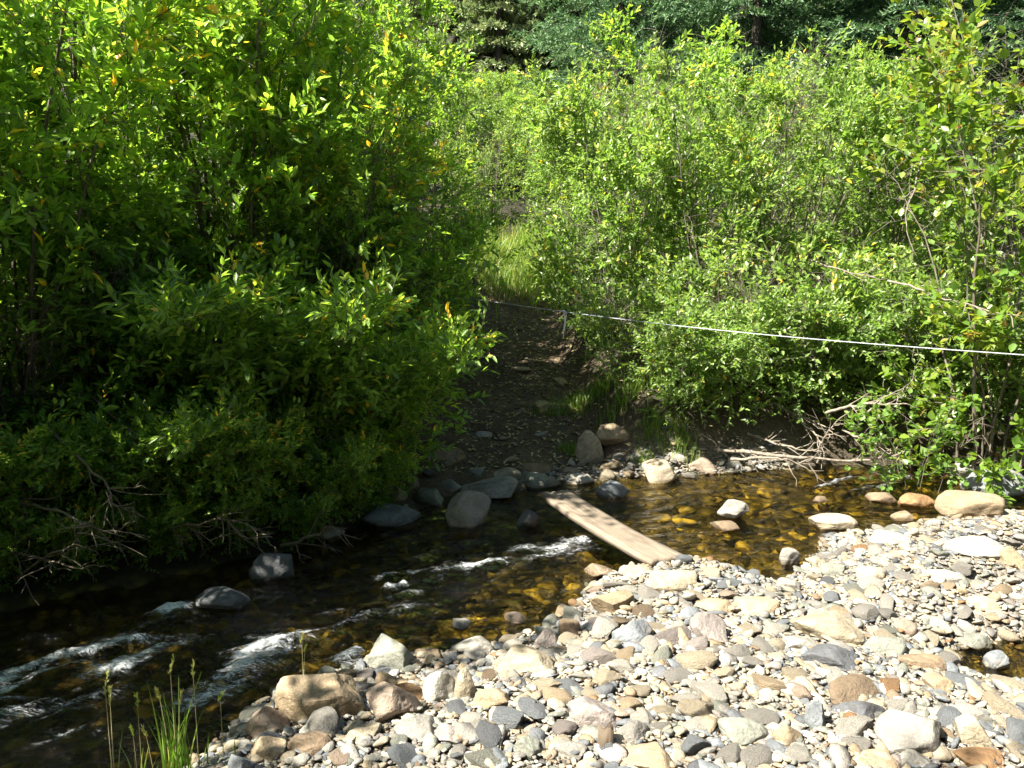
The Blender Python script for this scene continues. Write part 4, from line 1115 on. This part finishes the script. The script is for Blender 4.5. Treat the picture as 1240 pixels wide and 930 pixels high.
# ------------------------------------------------------------------ dead branches
def dead_branch(pts, r0, seed, label, group, mat='dead', ntw=7, tl=.35):
    rng = np.random.default_rng(seed)
    pts = np.array(pts, float)
    tt = np.linspace(0, 1, len(pts)); q = np.linspace(0, 1, 18)
    P = np.stack([np.interp(q, tt, pts[:, c]) for c in range(3)], 1)
    for _ in range(2): P[1:-1] = (P[:-2] + 2 * P[1:-1] + P[2:]) / 4
    P += np.cumsum(rng.normal(0, .010, P.shape), 0) * np.sin(q * PI)[:, None]
    org = P[0].copy()
    t = Tubes(); t.add(P - org, r0 * (1 - .75 * q) * (1 + .12 * rng.normal(size=18)), 6)
    L = np.linalg.norm(P[-1] - P[0])
    for k in range(ntw):
        u = rng.uniform(.2, .97); i = int(u * 17)
        d = (P[min(i + 1, 17)] - P[i]); d /= np.linalg.norm(d) + 1e-9
        d = d + rand_unit(rng, 1)[0] * .9; d /= np.linalg.norm(d)
        l = tl * rng.uniform(.4, 1.1) * (1.2 - u * .6)
        s = np.linspace(0, 1, 6)
        tp = P[i] - org + d * (l * s)[:, None] + np.cumsum(rng.normal(0, .012, (6, 3)), 0) * s[:, None]
        t.add(tp, r0 * .42 * (1 - .8 * s) + .0006, 4)
        if rng.random() < .7:
            d2 = d + rand_unit(rng, 1)[0] * .8; d2 /= np.linalg.norm(d2)
            t.add(tp[3] + d2 * (l * .5 * s)[:, None], r0 * .22 * (1 - .8 * s) + .0005, 3)
    o = t.build('dead_branch', M[mat], loc=org)
    tag(o, label, 'dead branch', group)
    return o

DG = 'dead branches along the far shore'
def pw(px, py, y): return at_y(px, py, y)
def pd(px, py, y): return at_y(px, py, y - .62)
for i, (p, r, lab) in enumerate([
    ([pd(1000, 500, 7.6), pd(1040, 486, 7.3), pd(1095, 488, 7.0)], .016, 'pale dead branch arching to the alder above the heap'),
    ([pd(990, 560, 7.5), pd(1005, 520, 7.35), pd(1045, 488, 7.2)], .012, 'pale dead stick rising steeply from the heap'),
    ([pd(870, 545, 7.6), pd(960, 552, 7.25), pd(1050, 556, 7.15), pd(1100, 545, 7.2)], .020, 'longest pale dead branch lying along the water edge'),
    ([pd(885, 556, 7.4), pd(940, 556, 7.2), pd(985, 562, 7.1)], .014, 'dead stick in front of the longest branch'),
    ([pd(905, 525, 7.8), pd(950, 540, 7.5), pd(1000, 548, 7.3)], .015, 'brown dead branch slanting behind the longest one'),
    ([pd(960, 500, 7.9), pd(985, 530, 7.6), pd(1000, 556, 7.3)], .013, 'dead stick hanging steeply into the left of the heap'),
    ([pd(1020, 520, 7.6), pd(1060, 535, 7.3), pd(1085, 552, 7.2)], .012, 'dead stick slanting down at the right of the heap'),
    ([pd(930, 480, 8.1), pd(965, 505, 7.8), pd(1010, 520, 7.6)], .014, 'dead branch in shade above the heap'),
    ([pd(1050, 500, 7.6), pd(1080, 470, 7.4), pd(1110, 455, 7.1)], .010, 'thin dead twig leaning to the alder at the right'),
    ([pd(860, 530, 7.8), pd(900, 548, 7.5), pd(930, 560, 7.3)], .011, 'dead twig at the left end of the heap near the gravel strip'),
]):
    dead_branch(p, r, 300 + i, lab, DG, 'dead' if i % 3 else 'dead', 9, .30)
for i, (p, r, lab) in enumerate([
    ([pw(980, 315, 7.3), pw(1060, 335, 6.9)], .010, 'short pale bare twig above the rope before the alder'),
    ([pw(1075, 340, 6.7), pw(1150, 358, 6.3), pw(1235, 382, 5.9)], .011, 'long pale bare branch crossing the alder above the rope'),
    ([pw(1120, 180, 6.5), pw(1090, 270, 6.4), pw(1110, 310, 6.3)], .008, 'thin bare twig upright in the alder'),
    ([pw(838, 300, 8.4), pw(836, 250, 8.5), pw(842, 190, 8.6)], .014, 'brown bare stem upright in the tallest right willow'),
    ([pw(930, 370, 8.0), pw(938, 320, 8.1), pw(950, 270, 8.2)], .010, 'bare stem upright behind the rope in the right thicket'),
    ([pw(335, 245, 6.0), pw(330, 180, 6.0), pw(332, 115, 6.1)], .010, 'pale bare stem standing in the upper left thicket'),
    ([pw(334, 205, 6.0), pw(350, 175, 6.0), pw(368, 148, 6.0)], .008, 'pale bare fork leaning right from the upright stem'),
    ([pw(490, 235, 7.3), pw(505, 190, 7.4), pw(522, 140, 7.5)], .010, 'bare grey stem beside the yellow sprays'),
    ([pw(430, 440, 7.0), pw(440, 400, 7.0), pw(447, 370, 7.1)], .014, 'pale broken stem lit low in the dark left thicket'),
    ([pw(565, 362, 8.3), pw(590, 390, 8.0), pw(602, 420, 7.9)], .007, 'thin twig drooping over the trail where the rope ends'),
]):
    dead_branch(p, r, 340 + i, lab, 'bare stems in the thickets', 'dead', 5, .28)
def pf(px, py, y): return at_y(px, py, y - .45)
BG = 'bare twigs over the dark left bank'
for i, (p, r, lab) in enumerate([
    ([pf(-30, 590, 4.7), pf(60, 610, 4.5), pf(150, 650, 4.3)], .011, 'bare twig arching down at the left edge of the dark bank'),
    ([pf(-20, 660, 4.6), pf(60, 670, 4.4), pf(130, 685, 4.2)], .010, 'bare twig lying lowest at the left edge above the water'),
    ([pf(90, 560, 5.2), pf(150, 545, 4.9), pf(190, 555, 4.7)], .012, 'bare branch level across the dark thicket at left'),
    ([pf(110, 480, 5.3), pf(160, 520, 5.0), pf(188, 552, 4.8)], .011, 'bare branch slanting down to the level one'),
    ([pf(160, 640, 5.0), pf(240, 645, 4.8), pf(310, 640, 4.8)], .010, 'bare twig stretched over the bank in the left middle'),
    ([pf(330, 540, 6.0), pf(370, 545, 5.8), pf(410, 525, 5.7)], .009, 'pale bare twig curving in shade above the splinter-shaped stone'),
    ([pf(250, 600, 5.2), pf(290, 630, 5.0), pf(330, 650, 5.0)], .010, 'bare twig slanting down above the dark round boulder'),
    ([pf(20, 700, 4.6), pf(90, 660, 4.3), pf(110, 625, 4.2)], .009, 'bare twig rising from the bank at far left'),
    ([pf(340, 660, 5.3), pf(390, 655, 5.2), pf(420, 640, 5.2)], .012, 'dark driftwood stick behind the splinter-shaped stone'),
    ([pf(500, 530, 7.0), pf(506, 500, 7.0), pf(502, 480, 7.1)], .009, 'stick leaning on the dirt bank left of the trail'),
    ([pf(60, 520, 4.7), pf(120, 590, 4.5), pf(150, 630, 4.4)], .009, 'bare twig hanging in front of the large-leaved willow'),
    ([pf(200, 570, 5.1), pf(215, 620, 4.9), pf(260, 660, 4.8)], .008, 'crooked bare twig drooping in the left middle of the bank'),
]):
    dead_branch(p, r, 380 + i, lab, BG, 'darkdead', 10, .34)

# ------------------------------------------------------------------ rope
A, B = at_y(560, 360, 7.7), at_y(1330, 436, 4.9)
q = np.linspace(0, 1, 900)
cen = A + (B - A) * q[:, None]; cen[:, 2] -= .06 * np.sin(PI * q)
t = Tubes()
Lr = np.linalg.norm(B - A)
ph = q * Lr / .055 * 2 * PI
dv = (B - A) / Lr; sx_ = np.cross(dv, [0, 0, 1.]); sx_ /= np.linalg.norm(sx_); sz_ = np.cross(sx_, dv)
rope = None
for k in range(3):
    off = (np.cos(ph + k * 2 * PI / 3)[:, None] * sx_ + np.sin(ph + k * 2 * PI / 3)[:, None] * sz_) * .0020
    t.add(cen - A + off, .0021, 5)
rope = t.build('rope', M['rope'], loc=A)
tag(rope, 'thin pale blue-white rope stretched across the creek as a handline', 'rope')
K = cen[int(.215 * 900)]
kq = min(range(900), key=lambda i: abs((620 + FPX * cen[i][0] / (cen[i][1] * math.cos(PITCH) - (cen[i][2] - CAM_H) * math.sin(PITCH))) - 683))
K = cen[kq] - A
t = Tubes(); an = np.linspace(0, 4 * PI, 30)
t.add(np.stack([K[0] + .012 * dv[0] * (an / (4 * PI) - .5) * 2 + .011 * np.cos(an) * sx_[0], K[1] + .012 * dv[1] * (an / (4 * PI) - .5) * 2 + .011 * np.cos(an) * sx_[1], K[2] + .011 * np.sin(an)], 1), .005, 5)
t.build('knot', M['tail'], rope)
t = Tubes(); s = np.linspace(0, 1, 14)
t.add(np.stack([K[0] + .006 * np.sin(s * 5), K[1] - .006 + 0 * s, K[2] - .24 * s], 1), .0062 - .002 * s, 5)
t.add(np.stack([K[0] + .012 + .005 * np.sin(s * 4 + 1), K[1] - .006 + 0 * s, K[2] - .17 * s], 1), .0055 - .002 * s, 5)
t.build('cord_tail', M['tail'], rope)

# ------------------------------------------------------------------ grasses
def blades(rng, n, rad, hmin, hmax, wdt, bend=.5, tintc=.5):
    k = 6
    a = rng.uniform(0, 2 * PI, n); rr = rad * np.sqrt(rng.random(n))
    base = np.stack([rr * np.cos(a), rr * np.sin(a), np.zeros(n) - .01], 1)
    h = rng.uniform(hmin, hmax, n); az = rng.uniform(0, 2 * PI, n); bd = bend * rng.uniform(.2, 1.2, n)
    s = np.linspace(0, 1, k)
    cx = base[:, None, 0] + np.cos(az)[:, None] * (h * bd)[:, None] * s ** 2
    cy = base[:, None, 1] + np.sin(az)[:, None] * (h * bd)[:, None] * s ** 2
    cz = base[:, None, 2] + h[:, None] * (s - .25 * bd[:, None] * s ** 2.5)
    pa = az + PI / 2 + rng.normal(0, .5, n)
    w_ = wdt * rng.uniform(.6, 1.2, n)[:, None] * (1 - s ** 2.2)[None] * .5 + .0003
    Lf = np.stack([cx - np.cos(pa)[:, None] * w_, cy - np.sin(pa)[:, None] * w_, cz], -1)
    Rt = np.stack([cx + np.cos(pa)[:, None] * w_, cy + np.sin(pa)[:, None] * w_, cz], -1)
    V = np.stack([Lf, Rt], 2).reshape(-1, 3)
    i = (np.arange(n) * k * 2)[:, None] + (np.arange(k - 1) * 2)[None]
    F = np.stack([i, i + 1, i + 3, i + 2], -1).reshape(-1, 4)
    T = np.repeat((tintc + rng.normal(0, .2, n)).clip(0, 1), k * 2)
    return V, F, T

def seed_head(rng, tip, d, L, n):
    P = tip + d * (rng.uniform(0, L, n))[:, None]
    D = d + rand_unit(rng, n) * .55; Nn = rand_unit(rng, n)
    return leaf_geo(P, D, Nn, rng.uniform(.012, .02, n), rng.uniform(.003, .005, n), np.full(n, .9), .2)

def grass_clump(px, py_top, y, nbl, nst, hb, label, seed, wdt=.006, rad=.04):
    rng = np.random.default_rng(seed)
    top = at_y(px, py_top, y); gz = gh(top[0], y)
    H = top[2] - gz
    V, F, T = blades(rng, nbl, rad, hb * .45 * H, hb * H, wdt, .28, .45)
    root = build('grass_clump', V, [F], M['grass'], smooth=False, attrs={'tint': T}, loc=(top[0], y, gz))
    for k in range(nst):
        h = H * (1 if k == 0 else rng.uniform(.72, .98)); a = rng.uniform(0, 2 * PI); ln = rng.uniform(.02, .10) * h if k else .0
        s = np.linspace(0, 1, 8)
        off = rng.normal(0, rad * .6, 2) if k else np.zeros(2)
        pts = np.stack([off[0] + math.cos(a) * ln * s ** 2, off[1] + math.sin(a) * ln * s ** 2, h * s * .9], 1)
        t = Tubes(); t.add(pts, .0016 - .0008 * s, 4)
        stalk = t.build('stalk', M['straw'], root)
        d = np.array([math.cos(a) * .35, math.sin(a) * .35, .93])
        V, F, T = seed_head(rng, pts[-1] - d * .02, d, h * .13, 26)
        build('seed_head', V, [F], M['grass'], stalk, smooth=False, attrs={'tint': T})
    tag(root, label, 'grass', 'grasses at the near water edge')

for i, a in enumerate([
    (126, 815, 2.42, 8, 2, .7, 'leaning grass stalk with drooping seed head at the bottom left'),
    (205, 793, 2.40, 46, 3, .86, 'densest bright green grass clump at the bottom left'),
    (165, 835, 2.45, 14, 3, .7, 'thin grass clump left of the densest bright clump'),
    (233, 800, 2.46, 6, 1, .5, 'thin straight grass stalk right of the densest clump'),
    (266, 835, 2.5, 5, 1, .5, 'shorter grass stalk rising left of the largest slab boulder'),
    (365, 765, 3.05, 10, 2, .45, 'pale grass stalks growing at the foot of the largest slab'),
]):
    grass_clump(*a, seed=500 + i)

def grass_field(name, cx, cy, sx, sy, n, hmin, hmax, label, seed, stuff=True, wdt=.008, tintc=.55):
    rng = np.random.default_rng(seed)
    V, F, T = blades(rng, n, 1.0, hmin, hmax, wdt, .55, tintc)
    k = 12
    b = rng.normal(0, 1, (n, 2)) * .55
    x = cx + b[:, 0] * sx; y = cy + b[:, 1] * sy
    # shift each blade from its old foot to its new one
    Vb = V.reshape(n, k, 3); foot = Vb[:, :2].mean(1)
    Vb[:, :, 0] += (x - foot[:, 0])[:, None]; Vb[:, :, 1] += (y - foot[:, 1])[:, None]; Vb[:, :, 2] += ground_h(x, y)[:, None]
    org = np.array([cx, cy, gh(cx, cy)])
    o = build(name, Vb.reshape(-1, 3) - org, [F], M['grass'], smooth=False, attrs={'tint': T}, loc=org)
    return o
o = grass_field('grass', .1, 12.7, 1.2, 1.0, 7000, .12, .42, '', 600, tintc=.66, wdt=.012)
tag(o, 'sunlit long pale grass at the top of the trail', 'grass', kind='stuff')
TG = 'grass tufts beside the trail'
for i, (px, py, s_, lab) in enumerate([
    (705, 492, .28, 'grass tuft over the half-buried boulder right of the trail'),
    (760, 482, .30, 'lit grass tuft higher on the bank right of the trail'),
    (668, 500, .20, 'shaded grass tuft at the right edge of the trail'),
    (790, 520, .16, 'grass tuft on the bank right of the leaning tan boulder'),
    (825, 540, .22, 'grass tuft above the far gravel strip'),
    (690, 548, .12, 'small grass tuft left of the egg-shaped boulder'),
    (778, 562, .10, 'tiny grass tuft among the far gravel stones'),
    (735, 470, .24, 'grass tuft at the trail edge below the hanging cord'),
]):
    P = on_ground(px, py)
    o = grass_field('grass_tuft', P[0], P[1], s_ * .8, s_ * .6, 240, s_ * .35, s_ * .95, '', 620 + i, wdt=.007)
    tag(o, lab, 'grass tuft', TG)

rng = np.random.default_rng(91)
n = 5200
x = rng.normal(0, 1.0, n); y = rng.uniform(6.4, 12.5, n); x = x * 1.1 + trail_x(y)
k = y > np.interp(x, FX, FY) + .1
x, y = x[k], y[k]
P = np.stack([x, y, ground_h(x, y) + .008], 1)
D = rand_unit(rng, len(P)); D[:, 2] *= .25; Nn = np.array([[0, 0, 1.]]) + rand_unit(rng, len(P)) * .3
V, F, T = leaf_geo(P, D, Nn, rng.uniform(.03, .075, len(P)), rng.uniform(.012, .03, len(P)), rng.uniform(.75, 1, len(P)), .2, .1)
o = build('fallen_leaves', V, [F], M['straw'], smooth=False)
tag(o, 'dry leaf litter scattered over the dirt trail', 'leaf litter', kind='stuff')
for i, (px, py, w_, h_, col, lab) in enumerate([
    (630, 452, 26, 7, 'tan', 'flat tan stone set in the middle of the dirt trail'),
    (600, 500, 20, 7, 'brown', 'small brown stone in the dirt trail below the flat tan one'),
    (680, 465, 22, 9, 'tan', 'tan stone at the right edge of the dirt trail'),
    (655, 530, 18, 8, 'mauve', 'small mauve stone low on the dirt trail'),
    (585, 530, 24, 9, 'grey', 'grey stone low on the left of the dirt trail'),
    (570, 455, 20, 9, 'grey', 'grey stone high on the left edge of the dirt trail'),
    (620, 560, 18, 9, 'tan', 'small tan stone at the foot of the dirt trail'),
    (692, 575, 22, 10, 'pink', 'pinkish stone on the shore below the egg-shaped boulder'),
    (762, 578, 24, 9, 'white', 'whitish flat stone at the water left of the mossy-footed boulder'),
]):
    hero(px, py, w_, h_, col, .6, lab, 'trail stone', 700 + i, name='stone')

# ------------------------------------------------------------------ light, world, camera
SUN_EL, SUN_AZ = R(51), math.atan2(-.86, -.50)          # azimuth from +Y towards +X
sd = Vector((math.sin(SUN_AZ) * math.cos(SUN_EL), math.cos(SUN_AZ) * math.cos(SUN_EL), math.sin(SUN_EL)))
su = bpy.data.lights.new('sun', 'SUN'); su.energy = 5.0; su.angle = R(.5); su.color = (1, .935, .81)
so = bpy.data.objects.new('sun', su); COL.objects.link(so); so.rotation_euler = sd.to_track_quat('Z', 'Y').to_euler(); so.location = (-6, 4, 12)
wd = bpy.data.worlds.new('World'); scene.world = wd; wd.use_nodes = True
nt = wd.node_tree; nt.nodes.clear()
sk = nt.nodes.new('ShaderNodeTexSky'); sk.sky_type = 'NISHITA'; sk.sun_disc = False
sk.sun_elevation = SUN_EL; sk.sun_rotation = SUN_AZ
bg = nt.nodes.new('ShaderNodeBackground'); bg.inputs[1].default_value = .05
ou = nt.nodes.new('ShaderNodeOutputWorld'); nt.links.new(sk.outputs[0], bg.inputs[0]); nt.links.new(bg.outputs[0], ou.inputs[0])

cam = bpy.data.cameras.new('camera'); cam.sensor_width = 36; cam.lens = 36 * FPX / 1240; cam.clip_start = .05; cam.clip_end = 2000
co = bpy.data.objects.new('camera', cam); COL.objects.link(co); co.location = (0, 0, CAM_H); co.rotation_euler = (PI / 2 - PITCH, 0, 0)
scene.camera = co
scene.view_settings.view_transform = 'Standard'; scene.view_settings.look = 'None'; scene.view_settings.exposure = 2.2; scene.view_settings.gamma = 1.0
scene.view_settings.use_curve_mapping = False
scene.cycles.max_bounces = 8; scene.cycles.transparent_max_bounces = 8; scene.cycles.diffuse_bounces = 4; scene.cycles.glossy_bounces = 3; scene.cycles.transmission_bounces = 4
scene.cycles.use_denoising = True
scene.cycles.sample_clamp_indirect = 6
